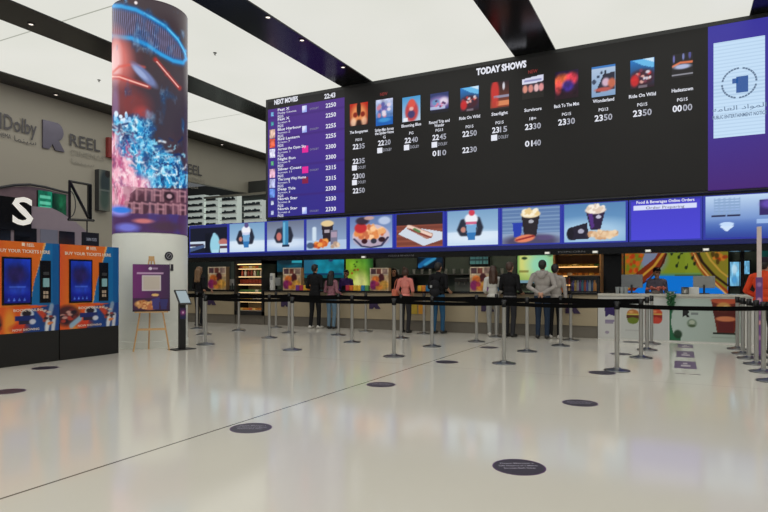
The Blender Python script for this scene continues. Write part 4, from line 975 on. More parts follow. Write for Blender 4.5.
def belt(parent, p, q, drop=.0):
    """belt from this post (world p) to the next (world q), built in the post's own frame"""
    L = math.hypot(q[0] - p[0], q[1] - p[1]); ax = math.atan2(q[1] - p[1], q[0] - p[0])
    n = 8; bm = NB(); z0 = SH - .06; hv = .03
    pr = None
    for k in range(n + 1):
        s = k / n; x = .04 + (L - .08) * s; z = z0 - .02 * 4 * s * (1 - s)
        v = [bm.verts.new((x, dy_, z + dz)) for dy_, dz in ((-.0015, -hv), (-.0015, hv), (.0015, hv), (.0015, -hv))]
        if pr:
            for j in range(4): bm.faces.new((pr[j], pr[(j + 1) % 4], v[(j + 1) % 4], v[j]))
        else: bm.faces.new(v)
        pr = v
    bm.faces.new(pr[::-1])
    return obj('belt', bm, M_belt, parent, False, None, ax)
used = False
for rk in ('front', 'second', 'third', 'back'):
    pts = [(p[0], rowy[rk]) for p in rows[rk]]
    # keep each post on its own row: slide along the viewing ray to the row line
    src_px = rows[rk]
    pts = [(p[0] * rowy[rk] / p[1], rowy[rk]) for p in src_px]
    n = len(pts)
    for i, p in enumerate(pts):
        if not used: o = proto; used = True
        else: o = dup(proto)
        for ch in list(o.children):
            if ch.name.startswith('belt') and not ch.name.startswith('belt_head'): bpy.data.objects.remove(ch)
        o.location = (p[0], p[1], 0)
        k = n - i
        tag(o, 'steel queue post, %s row, %s from the left' % (rown[rk], ordn[k - 1]), 'queue post', 'queue posts')
    made = [o_ for o_ in SC.objects if o_.name.startswith('queue_post')][-n:]
    for i in range(n):
        if rk == 'back' and i in (0, 1, 2, 3, 4): continue
        if i + 1 < n: belt(made[i], pts[i], pts[i + 1])
    if rk == 'front': front_left = made[-1], pts[-1]
    if rk == 'second': belt(front_left[0], front_left[1], pts[-1])
    if rk in ('second', 'third'): belt(made[-1], pts[-1], (pts[-1][0] - 2.0, pts[-1][1]))
    if rk == 'front':
        front_right = made[0], pts[0]
    if rk != 'back':
        rows[rk + '_end'] = (pts[-1][0] - 2.0 if True else 0, rowy[rk])
for rk, sd in (('second', 'second'), ('third', 'third')):
    p = rows[rk + '_end']; o = dup(proto)
    for ch in list(o.children):
        if ch.name.startswith('belt') and not ch.name.startswith('belt_head'): bpy.data.objects.remove(ch)
    o.location = (p[0], p[1], 0); tag(o, 'steel queue post behind the round column, ending the %s row' % sd, 'queue post', 'queue posts')
right = [(1.06, 9.0), (1.06, 9.87), (1.06, 10.75), (1.03, 11.5), (1.0, 12.2), (.98, 13.05)]
rp = []
for i, p in enumerate(right):
    o = dup(proto)
    for ch in list(o.children):
        if ch.name.startswith('belt') and not ch.name.startswith('belt_head'): bpy.data.objects.remove(ch)
    o.location = (p[0], p[1], 0); rp.append(o)
    tag(o, 'steel queue post in the file at the right edge, %s from the camera' % ordn[i], 'queue post', 'queue posts')
for i in range(5): belt(rp[i], right[i], right[i + 1])
belt(front_right[0], front_right[1], right[0])
# tall purple totem among the right-hand posts
px_, py_ = 1.2, 11.75
dt = -SN * px_ + CS * py_
t = thing('queue_totem', 'tall slim pole sign, purple below and pinkish white above, at the right edge', 'pole sign', (px_, py_, 0), math.atan2(-py_, -px_) + PI / 2)
bm = NB(); lathe(bm, [(0, 0), (.17, 0), (.17, .01), (.05, .03), (0, .03)], 28); obj('base', bm, M_basem, t, True)
A = Art(14, 120, (110, 70, 130)); A.vgrad((112, 72, 134), (124, 84, 150)); 
for v_, c_ in ((.08, (170, 130, 180)), (.28, (220, 160, 180)), (.45, (170, 120, 160)), (.58, (236, 170, 170)), (.78, (200, 150, 190))): A.ell(.5, v_, .35, .03, c_, .9, .6)
bm = NB(); box2(bm, -.05, .05, -.012, .02, .03, 1.36, .004); obj('purple_panel', bm, mat('totem_purple', rgb(112, 74, 136), .4), t)
panel('purple_print', A, -.048, .048, .05, 1.34, -.0135, print_mat('poster_print'), t)
bm = NB(); box2(bm, -.035, .035, -.01, .02, 1.36, 2.22, .004); obj('white_upper_panel', bm, mat('totem_white', rgb(214, 196, 192), .4, noise=.15), t)
# ================================================================== long service counter
def Xp(px, Y=YW): return on_y(px, 290, Y)[0]
CT = 1.04
M_cf = mat('counter_beige', rgb(168, 154, 128), .4, noise=.08, nscale=3)
M_kick = mat('counter_kick', rgb(112, 106, 96), .4, noise=.1)
xa, xc0, xc1, xb = -14.6, Xp(235), Xp(264), Xp(597.5)
def counter(x0, x1, lab, cat='counter'):
    t = thing('service_counter', lab, cat, ((x0 + x1) / 2, YW, 0))
    hw = (x1 - x0) / 2
    bm = NB(); box2(bm, -hw, hw, 0, .7, .28, CT - .05); obj('front_body', bm, M_cf, t)
    bm = NB(); box2(bm, -hw, hw, .03, .7, 0, .28); obj('kick_panel', bm, M_kick, t)
    bm = NB(); box2(bm, -hw - .0, hw + .0, -.06, .76, CT - .05, CT, .01); obj('worktop', bm, M_black, t)
    return t
cl = counter(xa, xc0 - .02, 'left end of the beige service counter, between column and lit chiller')
cr = counter(xc1 + .02, xb, 'long beige service counter with black top behind the queue lanes')
M_plogo = mat('counter_emblem_purple', rgb(52, 36, 72), .35)
for px, par, sx_ in ((212, cl, 0), (286, cr, 0), (375, cr, 0), (573, cr, 0), (488, cr, 0)):
    x = Xp(px) - par.location.x; s = .33
    bm = NB(); prism(bm, [(a + x, b + .72) for a, b in r_shape(s)], -.025, .0); e = obj('emblem', bm, M_plogo, par); e['label'] = 'dark purple R emblem'
# tall lit chiller with snacks
t = thing('open_chiller', 'tall open lit snack chiller standing in the counter line near the column', 'chiller', ((xc0 + xc1) / 2, YW - .05, 0))
hw = (xc1 - xc0) / 2 - .01; H = 1.93
bm = NB(); box2(bm, -hw, -hw + .05, 0, .7, .28, H); box2(bm, hw - .05, hw, 0, .7, .28, H); box2(bm, -hw, hw, .62, .7, .28, H); box2(bm, -hw, hw, 0, .7, H - .1, H); box2(bm, -hw, hw, .0, .7, .28, .40); obj('cabinet', bm, M_blackm, t)
bm = NB(); box2(bm, -hw, hw, .08, .7, 0, .28); obj('plinth', bm, M_kick, t)
bm = NB(); box2(bm, -hw + .05, hw - .05, .6, .62, .40, H - .1); obj('back_liner', bm, mat('chiller_liner', rgb(186, 170, 140), .5), t)
M_warm = lamp_mat('warm_strip', rgb(255, 214, 150), 1.9, True)
shz = [.42, .70, .98, 1.22, 1.46, 1.70]
for k, z in enumerate(shz):
    bm = NB(); box2(bm, -hw + .05, hw - .05, .12, .6, z - .02, z, .0); s = obj('shelf', bm, mat('chiller_shelf', rgb(196, 188, 170), .3, metal=.3), t)
    if k > 0:
        bm = NB(); box2(bm, -hw + .08, hw - .08, .11, .135, z - .035, z - .021); obj('light_strip', bm, M_warm, s)
bm = NB(); box2(bm, -hw + .08, hw - .08, .06, .1, H - .125, H - .101); obj('top_light', bm, M_warm, t)
CXC, CYC = t.location.x, t.location.y
goods_cols = [(216, 140, 60), (226, 186, 90), (150, 60, 40), (90, 130, 70), (230, 220, 200), (200, 90, 60), (236, 200, 120)]
pm = [mat('snack_wrap_%d' % i, rgb(*c), .4) for i, c in enumerate(goods_cols)]
protos = {}
def packet(i, kind):
    k = (i, kind)
    if k in protos: return protos[k]
    bm = NB()
    if kind == 0: bx(bm, (0, 0, .07), (.1, .12, .14), 0, .018)
    elif kind == 1: lathe(bm, [(0, 0), (.035, 0), (.038, .03), (.038, .13), (.016, .17), (.016, .2), (0, .2)], 14)
    else: bx(bm, (0, 0, .035), (.13, .14, .07), 0, .03)
    protos[k] = bm
    return bm
pmesh = {}
def snack(name, i, kind, loc, label, cat, group):
    k = (i, kind)
    if k not in pmesh:
        o = obj(name, packet(i, kind), pm[i], None, kind != 0); pmesh[k] = o
        o.location = loc; return tag(o, label, cat, group)
    o = pmesh[k].copy(); COL.objects.link(o); o.name = name; o.location = loc
    return tag(o, label, cat, group)
R = random.Random(2)
for k, z in enumerate(shz):
    n = 8
    for j in range(n):
        x = CXC - hw + .12 + (2 * hw - .24) * j / (n - 1)
        kind = [2, 0, 2, 0, 1, 2][k] if z < 1.6 else 2
        snack('snack_packet' if kind == 0 else 'drink_bottle' if kind == 1 else 'pastry', [0, 1, 3, 2, 4, 1][k] if R.random() < .65 else R.randrange(7), kind, (x, CYC + .24, z),
              ['packet', 'bottle', 'pastry'][kind] + ' on the ' + ['lowest', 'second', 'third', 'fourth', 'fifth', 'topmost'][k] + ' shelf of the lit chiller', 'snack', 'snacks on chiller shelf ' + ['lowest', 'second', 'third', 'fourth', 'fifth', 'topmost'][k])

# ================================================================== white counter on the right
t = thing('white_counter', 'white counter with burger and drink posters at the right', 'counter', (0, YW, 0))
x0, x1 = xb + .01, 1.9
CW = 1.02
bm = NB(); box2(bm, x0, x1, .0, .7, 0, CW - .05); obj('body', bm, M_white, t)
bm = NB(); box2(bm, x0, x1, -.04, .76, CW - .05, CW, .008); obj('worktop', bm, mat('counter_white_top', rgb(196, 194, 184), .3), t)
MPr = print_mat('counter_print', .35)
def cposter(name, pxa, pxb, za, zb, art): return panel(name, art, Xp(pxa), Xp(pxb), za, zb, -.004, MPr, t)
A = Art(36, 60, (206, 206, 204)); A.poly([(.25, .14), (.9, .14), (.95, .3), (.85, .45), (.5, .4), (.32, .48)], (52, 36, 96)); A.rect(.3, .54, .75, .57, (140, 130, 160)); A.rect(.3, .6, .7, .63, (150, 140, 165)); A.ell(.4, .86, .1, .04, (160, 150, 170)); cposter('emblem_poster', 599, 619.5, .03, .9, A)
def burger(A, cu, cv, s, top, mid, low):
    A.ell(cu, cv - .1 * s, .3 * s, .12 * s, top, 1, .1); A.rect(cu - .3 * s, cv - .08 * s, cu + .3 * s, cv - .03 * s, mid[0]); A.rect(cu - .3 * s, cv - .03 * s, cu + .3 * s, cv + .05 * s, mid[1]); A.ell(cu, cv + .12 * s, .27 * s, .1 * s, low, 1, .1); A.rect(cu - .28 * s, cv + .06 * s, cu + .28 * s, cv + .1 * s, low); A.ell(cu - .08, cv - .14 * s, .1, .03, (250, 210, 150), .5, .8)
A = Art(36, 60, (200, 203, 200)); burger(A, .52, .44, .85, (190, 120, 60), ((210, 190, 90), (90, 50, 30)), (110, 130, 40)); A.rect(.2, .78, .8, .8, (186, 188, 186)); cposter('burger_poster', 621, 644, .03, .9, A)
A = Art(36, 60, (200, 203, 202)); A.ell(.02, .45, .12, .25, (200, 110, 80), .8, .5); burger(A, .5, .42, .85, (206, 80, 50), ((220, 170, 90), (150, 40, 34)), (200, 70, 56)); cposter('red_burger_poster', 645, 668, .03, .9, A)
A = Art(110, 70, (176, 192, 186)); A.ugrad((188, 204, 198), (166, 180, 172)); A.poly([(0, 0), (.05, 0), (.04, .3), (.02, .6), (.06, .85), (.16, .9), (.16, 1.01), (0, 1.01)], (40, 110, 74)); A.ell(.12, .85, .06, .1, (34, 60, 40), .9, .4); A.ell(.03, .12, .04, .2, (30, 80, 50), .9, .4)
A.poly([(.19, .27), (.27, .27), (.28, .33), (.26, .37), (.29, .44), (.25, .44), (.23, .4), (.19, .44)], (26, 28, 30)); A.rect(.31, .34, .4, .37, (130, 140, 140)); A.ell(.32, .58, .07, .1, (120, 140, 120), .9, .3); A.ell(.32, .56, .04, .05, (190, 200, 180), .9, .3); A.ell(.32, .64, .05, .03, (70, 90, 60), .9, .4)
cu = .785
A.poly([(cu - .2, .02), (cu + .2, .02), (cu + .12, .78), (cu - .12, .78)], (110, 40, 30)); A.ell(cu, .04, .2, .08, (196, 90, 60), 1, .2); A.ell(cu - .03, .2, .1, .12, (206, 150, 84), 1, .3); A.ell(cu, .2, .04, .05, (236, 200, 130)); A.poly([(cu - .18, .28), (cu + .18, .26), (cu + .15, .44), (cu - .15, .46)], (84, 30, 26), .9); A.ell(cu, .46, .14, .06, (214, 130, 90), 1, .3); A.rect(cu - .1, .54, cu + .1, .74, (96, 34, 40), .8); A.rect(cu - .17, .78, cu + .17, .81, (40, 44, 40))
A.rect(.6, .88, .95, .9, (150, 164, 156), .8)
cposter('drink_poster', 669.5, 742, .03, .93, A)

# ================================================================== back bar
YB = 17.0
bm = NB(); box2(bm, -15, 14, YB, YB + .2, 0, 3.2); struct(obj('wall_bar', bm, mat('bar_wall', rgb(84, 100, 94), .5, noise=.2, nscale=2)))
bm = NB(); box2(bm, -15, 6, YW + .3, YB, 2.9, 3.0); struct(obj('trim_7', bm, M_blackm))
def on_b(px, py, Y): return on_y(px, py, Y)
def lightbox(name, lab, cat, px0, py0, px1, py1, Y, art, estr=.9, zmin=None, dep=None):
    dep = YB - Y
    x0, zt = on_b(px0, py0, Y); x1, _ = on_b(px1, py0, Y); zb = on_b((px0 + px1) / 2, py1, Y)[1] if zmin is None else zmin
    t = thing(name, lab, cat, ((x0 + x1) / 2, Y, zb))
    hw = (x1 - x0) / 2; H = zt - zb
    bm = NB(); box2(bm, -hw - .03, hw + .03, .0, dep, -.03, H + .03); obj('case', bm, M_blackm, t)
    panel('lit_face', art, -hw, hw, 0, H, -.003, screen_mat('lit_face_%d' % int(estr * 100), estr), t)
    return t
# teal light panels
A = Art(30, 30); A.vgrad((20, 120, 140), (14, 60, 76)); A.grain(.5, 4, 3); A.ell(.6, .5, .3, .2, (16, 30, 40), .8, .6); A.rect(.75, 0, 1, .6, (60, 190, 210), .8)
lightbox('lit_wall_panel', 'small teal lit wall panel right of the lit chiller', 'light panel', 264, 250, 302, 272, YB - .1, A, .8)
A = Art(50, 40); A.vgrad((24, 130, 150), (20, 110, 130)); A.grain(.4, 5, 6); A.ell(.1, .5, .2, .3, (40, 90, 120), .8, .8); A.ell(.68, .2, .1, .18, (150, 60, 90), .9, .5); A.ell(.68, .35, .06, .08, (40, 40, 90), .9, .5); A.rect(.0, .84, .95, .88, (20, 50, 90)); A.rect(.0, .9, 1, 1, (14, 80, 90))
lightbox('lit_wall_panel', 'wide teal lit wall panel with a small pink figure, behind the man in black', 'light panel', 304, 250, 344, 278, YB - .1, A, .85)
A = Art(40, 50); A.ugrad((130, 176, 40), (60, 130, 50)); A.mix(np.clip((A.v - .3) * 1.6, 0, 1), (190, 196, 60), .7); A.ell(.55, .95, .3, .3, (230, 230, 150), .8, .9); A.mix(np.clip((A.u - .7) * 3, 0, 1), (24, 70, 34), .8); A.specks(.3, .5, .25, .2, 7, .03, [(40, 60, 20), (170, 60, 30)], 4); A.grain(.25, 5, 2)
lightbox('lit_wall_panel', 'yellow green lit wall panel behind the counter, left of the centre', 'light panel', 346, 250, 373, 286, YB - .1, A, .8)
A = Art(40, 40); A.vgrad((150, 196, 110), (150, 176, 90)); A.ell(.25, .35, .3, .4, (226, 226, 130), .9, .9); A.ell(.65, .4, .35, .4, (150, 220, 190), .9, .9); A.ell(.2, .18, .08, .05, (30, 60, 40), .95, .4); A.ell(.92, .08, .08, .05, (30, 60, 40), .95, .4); A.rect(.05, .6, .3, .63, (120, 110, 50), .7); A.rect(0, .93, 1, 1, (110, 150, 190), .8); A.mix(np.clip(.08 - A.u, 0, 1) * 10, (60, 130, 60), .8)
lightbox('lit_wall_panel', 'pale green lit wall panel behind the man in the light grey hoodie', 'light panel', 517.5, 253, 553, 283, YB - .1, A, .85)
A = Art(30, 20); A.vgrad((60, 96, 96), (90, 140, 134)); [A.rect(.3 + k * .2, 0, .31 + k * .2, 1, (40, 60, 60)) for k in range(4)]; [A.rect(0, .2 + k * .25, 1, .23 + k * .25, (40, 60, 60)) for k in range(3)]
lightbox('lit_wall_panel', 'grey green lit tiled panel behind the counter at the centre', 'light panel', 470, 250, 488, 264, YB - .1, A, .55)
A = Art(40, 16); A.rect(0, 0, 1, 1, (14, 24, 36)); A.seg((.05, .9), (.7, .2), .16, (30, 110, 170), .9); A.seg((.3, .8), (.8, .35), .1, (60, 160, 210), .9); A.ell(.85, .5, .12, .3, (20, 40, 60), .9)
lightbox('lit_wall_panel', 'blue glowing panel behind the man with the backpack', 'light panel', 418, 251, 443, 268, YB - .1, A, .8)
# mural
A = Art(150, 66); A.rect(0, 0, 1, 1, (122, 140, 36)); A.mix((A.u > .6) * 1.0 * (A.v < .6), (128, 146, 40), 1); A.rect(0, .58, 1, 1, (10, 116, 214)); A.mix(np.clip((A.v - .5) * 8, 0, 1), (8, 120, 220), 1)
A.rect(.5, .55, .86, .57, (70, 90, 20))
A.ell(.28, .2, .14, .3, (120, 130, 170), .9, .6)
A.poly([(0, 0), (.22, 0), (.14, .45), (.06, .62), (0, .7)], (146, 110, 30)); A.specks(.08, .22, .1, .25, 26, .02, [(196, 90, 30), (110, 120, 30), (170, 60, 20)], 5); A.poly([(.0, .9), (.0, .72), (.12, .5), (.3, .2), (.36, 0), (.43, 0), (.4, .3), (.25, .6), (.1, .9)], (120, 44, 20)); A.path([(.02, .86), (.15, .62), (.3, .35), (.4, .05)], .02, (190, 140, 50)); A.path([(.1, .86), (.25, .64), (.37, .36), (.42, .1)], .012, (60, 24, 14))
A.poly([(.62, 0), (1, 0), (1, .95), (.9, .82), (.76, .55), (.68, .3)], (130, 120, 36)); A.path([(.66, .0), (.72, .3), (.82, .6), (1, .92)], .03, (150, 62, 24)); A.path([(.7, .0), (.76, .28), (.87, .56), (1, .78)], .02, (40, 24, 16)); A.path([(.78, .0), (.84, .25), (.93, .48), (1, .6)], .014, (190, 150, 60)); A.path([(.68, .1), (.75, .4), (.86, .68), (.98, .94)], .011, (214, 170, 90)); A.specks(.92, .18, .08, .12, 12, .02, [(196, 120, 40), (150, 60, 24), (80, 60, 20)], 9)
for u_, v_ in ((.5, .1), (.57, .18), (.6, .08), (.55, .36), (.64, .4), (.7, .2), (.72, .32), (.76, .1)): A.ell(u_ - .03, v_, .013, .04, (30, 44, 20), 1, .4); A.seg((u_ - .02, v_), (u_ - .015, v_ - .08), .005, (30, 44, 20))
lightbox('lit_mural', 'large lit mural of yellow green and blue swirls behind the cashier', 'mural', 625, 250, 728, 296, YB - .15, A, .78, .92)
A = Art(16, 24, (120, 190, 230)); A.grain(.4, 4, 2); A.ell(.5, .3, .3, .2, (200, 230, 245), .8, .7); A.ell(.5, .75, .3, .15, (70, 150, 210), .8, .7)
lightbox('lit_poster', 'narrow pale blue lit poster left of the person in orange', 'light panel', 730, 262, 739, 286, YB - .3, A, .9)
A = Art(12, 16, (110, 180, 220)); A.grain(.4, 4, 5)
lightbox('lit_poster', 'sliver of pale blue lit poster behind the cap of the person in orange', 'light panel', 744, 261, 749.5, 274, YB - .3, A, .8)
A = Art(24, 30); A.vgrad((12, 60, 56), (24, 70, 60)); A.grain(.4, 4, 4)
lightbox('lit_wall_panel', 'dark teal lit wall panel at the far right edge', 'light panel', 760, 250, 800, 300, YB - .3, A, .7)
# black pillar between hot display and mural
bm = NB(); x0, x1 = on_b(604, 0, YW + 1.1)[0], on_b(622, 0, YW + 1.1)[0]; box2(bm, x0, x1, YW + 1.0, YW + 1.5, 0, 2.9); tag(obj('pillar', bm, M_black), 'black square pillar between hot food shelves and mural', 'pillar')
bm = NB(); x0, x1 = on_b(740, 0, YB - .6)[0], on_b(744, 0, YB - .6)[0]; box2(bm, x0, x1, YB - .7, YB - .5, 0, 2.9); tag(obj('pillar', bm, M_black), 'thin black post between the pale blue posters at the right', 'pillar')
# hot food shelves
YH = 16.1
x0, x1 = on_b(553, 0, YH)[0], on_b(601, 0, YH)[0]; hw = (x1 - x0) / 2
t = thing('hot_food_shelves', 'tall warm lit food shelves behind the counter, right of the green panel', 'shelf', ((x0 + x1) / 2, YH, 0))
bm = NB(); box2(bm, -hw, -hw + .04, 0, .6, 0, 2.05); box2(bm, hw - .04, hw, 0, .6, 0, 2.05); box2(bm, -hw, hw, .55, .6, 0, 2.05); box2(bm, -hw, hw, 0, .6, 2.0, 2.05); box2(bm, -hw, hw, 0, .6, 0, .85); obj('cabinet', bm, mat('shelf_brown', rgb(176, 132, 88), .4, noise=.2), t)
M_warm2 = lamp_mat('warm_strip_dim', rgb(255, 196, 120), 2.6, True)
hz = [.98, 1.22, 1.46, 1.70]
for k, z in enumerate(hz):
    bm = NB(); box2(bm, -hw + .04, hw - .04, .1, .55, z - .02, z); s = obj('shelf', bm, mat('shelf_steel', rgb(150, 130, 100), .3, metal=.6), t)
    bm = NB(); box2(bm, -hw + .1, hw - .1, .08, .1, z - .03, z - .015); obj('light_strip', bm, M_warm2, s)
    for j in range(8):
        x = t.location.x - hw + .13 + (2 * hw - .26) * j / 7
        snack('food_tray' if k > 1 else 'snack_packet', [4, 5, 0, 1][k] if (j * 3 + k) % 4 else (j + k) % 7, 2 if k > 1 else 0, (x, YH + .25, z), ('food tray' if k > 1 else 'packet') + ' on the ' + ['lowest', 'second', 'third', 'topmost'][k] + ' warm lit food shelf', 'snack', 'food on warm shelf ' + ['lowest', 'second', 'third', 'topmost'][k])
# glass case on the counter with coloured bottles
x0, x1 = Xp(566), Xp(597); hw = (x1 - x0) / 2
t = thing('glass_case', 'glass display case of coloured bottles on the counter beside the white counter', 'display case', ((x0 + x1) / 2, YW + .2, CT))
bm = NB(); box2(bm, -hw, hw, 0, .4, 0, .03); box2(bm, -hw, hw, 0, .4, .36, .385); [box2(bm, a, a + .02, b, b + .02, 0, .38) for a in (-hw, hw - .02) for b in (0, .38)]; obj('frame', bm, M_blackm, t)
bm = NB(); box2(bm, -hw + .02, hw - .02, .002, .006, .03, .36); obj('front_glass', bm, M_glass, t)
bm = NB(); box2(bm, -hw + .02, hw - .02, .385, .39, .03, .36); obj('back_panel', bm, M_dgrey, t)
bcols = [(60, 60, 150), (230, 190, 90), (206, 200, 206), (110, 60, 150), (60, 150, 180), (210, 90, 60), (90, 110, 190), (200, 206, 216), (40, 90, 140), (226, 150, 60)]
for j, c in enumerate(bcols):
    bm = NB(); lathe(bm, [(0, 0), (.04, 0), (.042, .04), (.042, .17), (.018, .21), (.018, .25), (0, .25)], 14)
    tag(obj('drink_bottle', bm, mat('bottle_%d' % j, rgb(*c), .3), None, True, (t.location.x - hw + .1 + (2 * hw - .2) * j / 9, YW + .4, CT + .03)), ['dark blue', 'yellow', 'white', 'purple', 'teal', 'red', 'periwinkle blue', 'pale grey', 'deep blue', 'orange'][j] + ' bottle inside the glass case on the counter', 'bottle', 'bottles in the glass case')
# back bar shelf with machines and cups
x0, x1 = on_b(374, 0, 16.4)[0], on_b(515, 0, 16.4)[0]
t = thing('back_counter', 'dark back counter along the wall behind the staff, with machines on it', 'counter', ((x0 + x1) / 2, 16.4, 0)); hw = (x1 - x0) / 2
bm = NB(); box2(bm, -hw, hw, 0, .56, 0, .92); obj('cabinet', bm, M_dgrey, t)
bm = NB(); box2(bm, -hw, hw, -.03, .56, .92, .96); obj('worktop', bm, mat('steel_top', rgb(120, 124, 124), .3, metal=.7), t)
bm = NB(); box2(bm, -hw, hw, .3, .6, 1.50, 1.53); tag(obj('wall_shelf', bm, mat('steel_top', (0, 0, 0, 1)), None, False, (t.location.x, 16.4, 0)), 'steel wall shelf of paper cups above the drinks machines', 'shelf')
BX = t.location.x
for j, (px, lab, w_, h_, c_) in enumerate([(384, 'dark coffee machine at the left end of the back counter', .5, .42, (50, 52, 54)), (405, 'black drinks machine on the back counter left of the backpack', .42, .46, (36, 38, 42)), (462, 'steel ice machine on the back counter right of the backpack', .5, .44, (120, 130, 130)), (481, 'grey drinks dispenser on the back counter behind the woman in white', .42, .46, (90, 104, 106)), (503, 'dark dispenser at the right end of the back counter', .4, .4, (54, 60, 60))]):
    x = on_b(px, 0, 16.5)[0]
    m_ = thing('drinks_machine', lab, 'machine', (x, 16.45, .96))
    bm = NB(); box2(bm, -w_ / 2, w_ / 2, .1, .45, 0, h_, .015); obj('body', bm, mat('machine_%d' % j, rgb(*c_), .35, metal=.4), m_)
    bm = NB(); box2(bm, -w_ / 2 + .04, w_ / 2 - .04, -.03, .1, .0, .04, .005); box2(bm, -w_ / 2 + .04, w_ / 2 - .04, .0, .1, h_ - .12, h_ - .02, .01); obj('drip_tray', bm, M_dgrey, m_)
    bm = NB(); [rod(bm, (a, .04, h_ - .12), (a, .04, h_ - .2), .015, None, 8) for a in (-.09, .09)]; obj('nozzle', bm, M_chrome, m_)
cupm = None
cup_bm = NB(); lathe(cup_bm, [(0, 0), (.035, 0), (.048, .15), (.045, .15), (.033, .01), (0, .01)], 14)
cup0 = obj('paper_cup', cup_bm, mat('cup_grey', rgb(150, 156, 158), .5), None, True)
for j in range(14):
    px = 398 + j * 8
    o = cup0 if j == 0 else cup0.copy()
    if j: COL.objects.link(o)
    o.location = (on_b(px, 0, 16.8)[0], 16.8, 1.53); tag(o, 'grey paper cup on the wall shelf behind the staff', 'cup', 'paper cups on the wall shelf')

# ================================================================== promo boards and sweets on the counter
def promo_art(s):
    A = Art(30, 40, (206, 176, 136)); A.rect(0, 0, 1, .3, (214, 196, 170)); A.rect(.08, .06, .3, .25, (90, 60, 70)); A.rect(.38, .06, .6, .25, (130, 70, 60)); A.rect(.68, .06, .92, .25, (160, 130, 120)); A.ell(.62, .45, .16, .2, (80, 24, 34), 1, .3); A.ell(.3, .5, .2, .15, (226, 120, 50), 1, .4); A.ell(.2, .75, .2, .2, (150, 40, 110), 1, .4); A.ell(.75, .75, .25, .2, (240, 180, 80), 1, .4); A.ell(.5, .85, .2, .12, (236, 150, 60), 1, .4); A.ell(.4, .7, .12, .1, (200, 60, 90), .9, .4); A.grain(.35, 8, s); return A
plabs = ['left of the lit chiller', 'left of the man in white shoes', 'left of the woman in the pink top', 'beside the long haired woman in white', 'behind the glass case side of the grey hoodie']
for i, (px0, px1, py0, py1) in enumerate([(208, 226, 267, 290), (283, 301, 268, 291), (370, 388.5, 268, 293), (470, 491, 267, 294)]):
    Yc = YW + .12
    x0, zt = on_y(px0, py0, Yc); x1, _ = on_y(px1, py0, Yc); hw = (x1 - x0) / 2; H = zt - CT
    t = thing('promo_board', 'orange and pink snack board on the counter, ' + plabs[i], 'board', ((x0 + x1) / 2, Yc, CT))
    bm = NB(); box2(bm, -hw, hw, 0, .16, 0, H, .004); obj('box', bm, mat('board_card', rgb(170, 130, 90), .5), t)
    panel('print', promo_art(i), -hw, hw, .0, H, -.003, print_mat('poster_print'), t)
def sweets(pxa, pxb, n, lab, pal):
    for j in range(n):
        px = pxa + (pxb - pxa) * (j + .5) / n; x = Xp(px, YW - .0); wd = abs(Xp(pxb) - Xp(pxa)) / n * .9; c = pal[j % len(pal)]
        bm = NB(); bx(bm, (0, 0, .075), (wd, .07, .15), 0, .012)
        o = obj('sweet_box', bm, mat('sweets_%d_%d_%d' % c, rgb(*c), .4), None, False, (x, YW + .0, CT)); tag(o, '%s sweet box %s' % (cname[c], lab + ', %s in its row from the left' % ['first', 'second', 'third', 'fourth', 'fifth', 'sixth'][j]), 'box', 'sweet boxes ' + lab)
cname = {(126, 60, 150): 'purple', (236, 190, 60): 'yellow', (226, 120, 50): 'orange', (50, 130, 180): 'blue', (200, 60, 80): 'red', (240, 150, 60): 'light orange', (90, 160, 90): 'green'}
sweets(296, 319, 6, 'by the man in black', [(126, 60, 150), (200, 60, 80), (236, 190, 60), (240, 150, 60), (50, 130, 180)])
sweets(346, 369, 6, 'under the yellow green panel', [(200, 60, 80), (226, 120, 50), (236, 190, 60), (236, 190, 60), (50, 130, 180), (90, 160, 90)])
sweets(418, 430, 3, 'beside the woman in pink', [(236, 190, 60), (240, 150, 60), (50, 130, 180)])
sweets(487, 501, 4, 'beside the woman in white', [(126, 60, 150), (226, 120, 50), (236, 190, 60), (50, 130, 180)])
sweets(560, 567, 3, 'beside the glass case', [(226, 120, 50), (240, 150, 60), (126, 60, 150)])
# tills
def till(px, Y, z, lab, w_=.36, h_=.26, rz=0, col=(150, 152, 152)):
    x = on_y(px, 290, Y)[0]
    t = thing('till_monitor', lab, 'monitor', (x, Y, z), rz)
    bm = NB(); box2(bm, -.1, .1, -.08, .1, 0, .02, .005); obj('foot', bm, M_dgrey, t)
    bm = NB(); rod(bm, (0, .03, .02), (0, .03, .2), .02, None, 10); obj('stem', bm, M_dgrey, t)
    bm = NB(); bx(bm, (0, 0, .13 + h_ / 2), (w_, .035, h_), 0, .01, None); obj('housing', bm, mat('till_%d' % col[0], rgb(*col), .4), t)
    return t
till(632, YW + .45, CW, 'grey till monitor facing the cashier at the white counter', .46, .3, PI - .2, (130, 134, 138))
till(704, YW + .45, CW, 'grey till monitor at the right part of the white counter', .42, .26, PI, (150, 152, 150))
till(252, YW + .3, CT, 'white till monitor seen beside the lit chiller', .0 + .3, .2, PI, (170, 172, 168)) if False else None
till(275, YW + .35, CT, 'white till monitor on the counter right of the lit chiller', .34, .24, PI + .3, (172, 176, 176))
till(233, YW + .35, CT, 'pale till monitor on the counter left of the lit chiller', .26, .2, PI, (174, 176, 174))
x = Xp(270); t = thing('white_dispenser', 'white upright dispenser on the counter right of the lit chiller', 'dispenser', (x, YW + .12, CT))
bm = NB(); box2(bm, -.06, .06, -.05, .05, 0, .5, .015); obj('body', bm, M_white, t)
bm = NB(); box2(bm, -.04, .04, -.056, -.05, .3, .42, .002); obj('label', bm, M_grey, t)
x = Xp(690, YW + .3); tag(obj('white_box', (lambda b: (box2(b, -.17, .17, -.1, .1, 0, .15, .01), b)[1])(NB()), M_white, None, False, (x, YW + .25, CW)), 'white box on the white counter between cashier and right till', 'box')
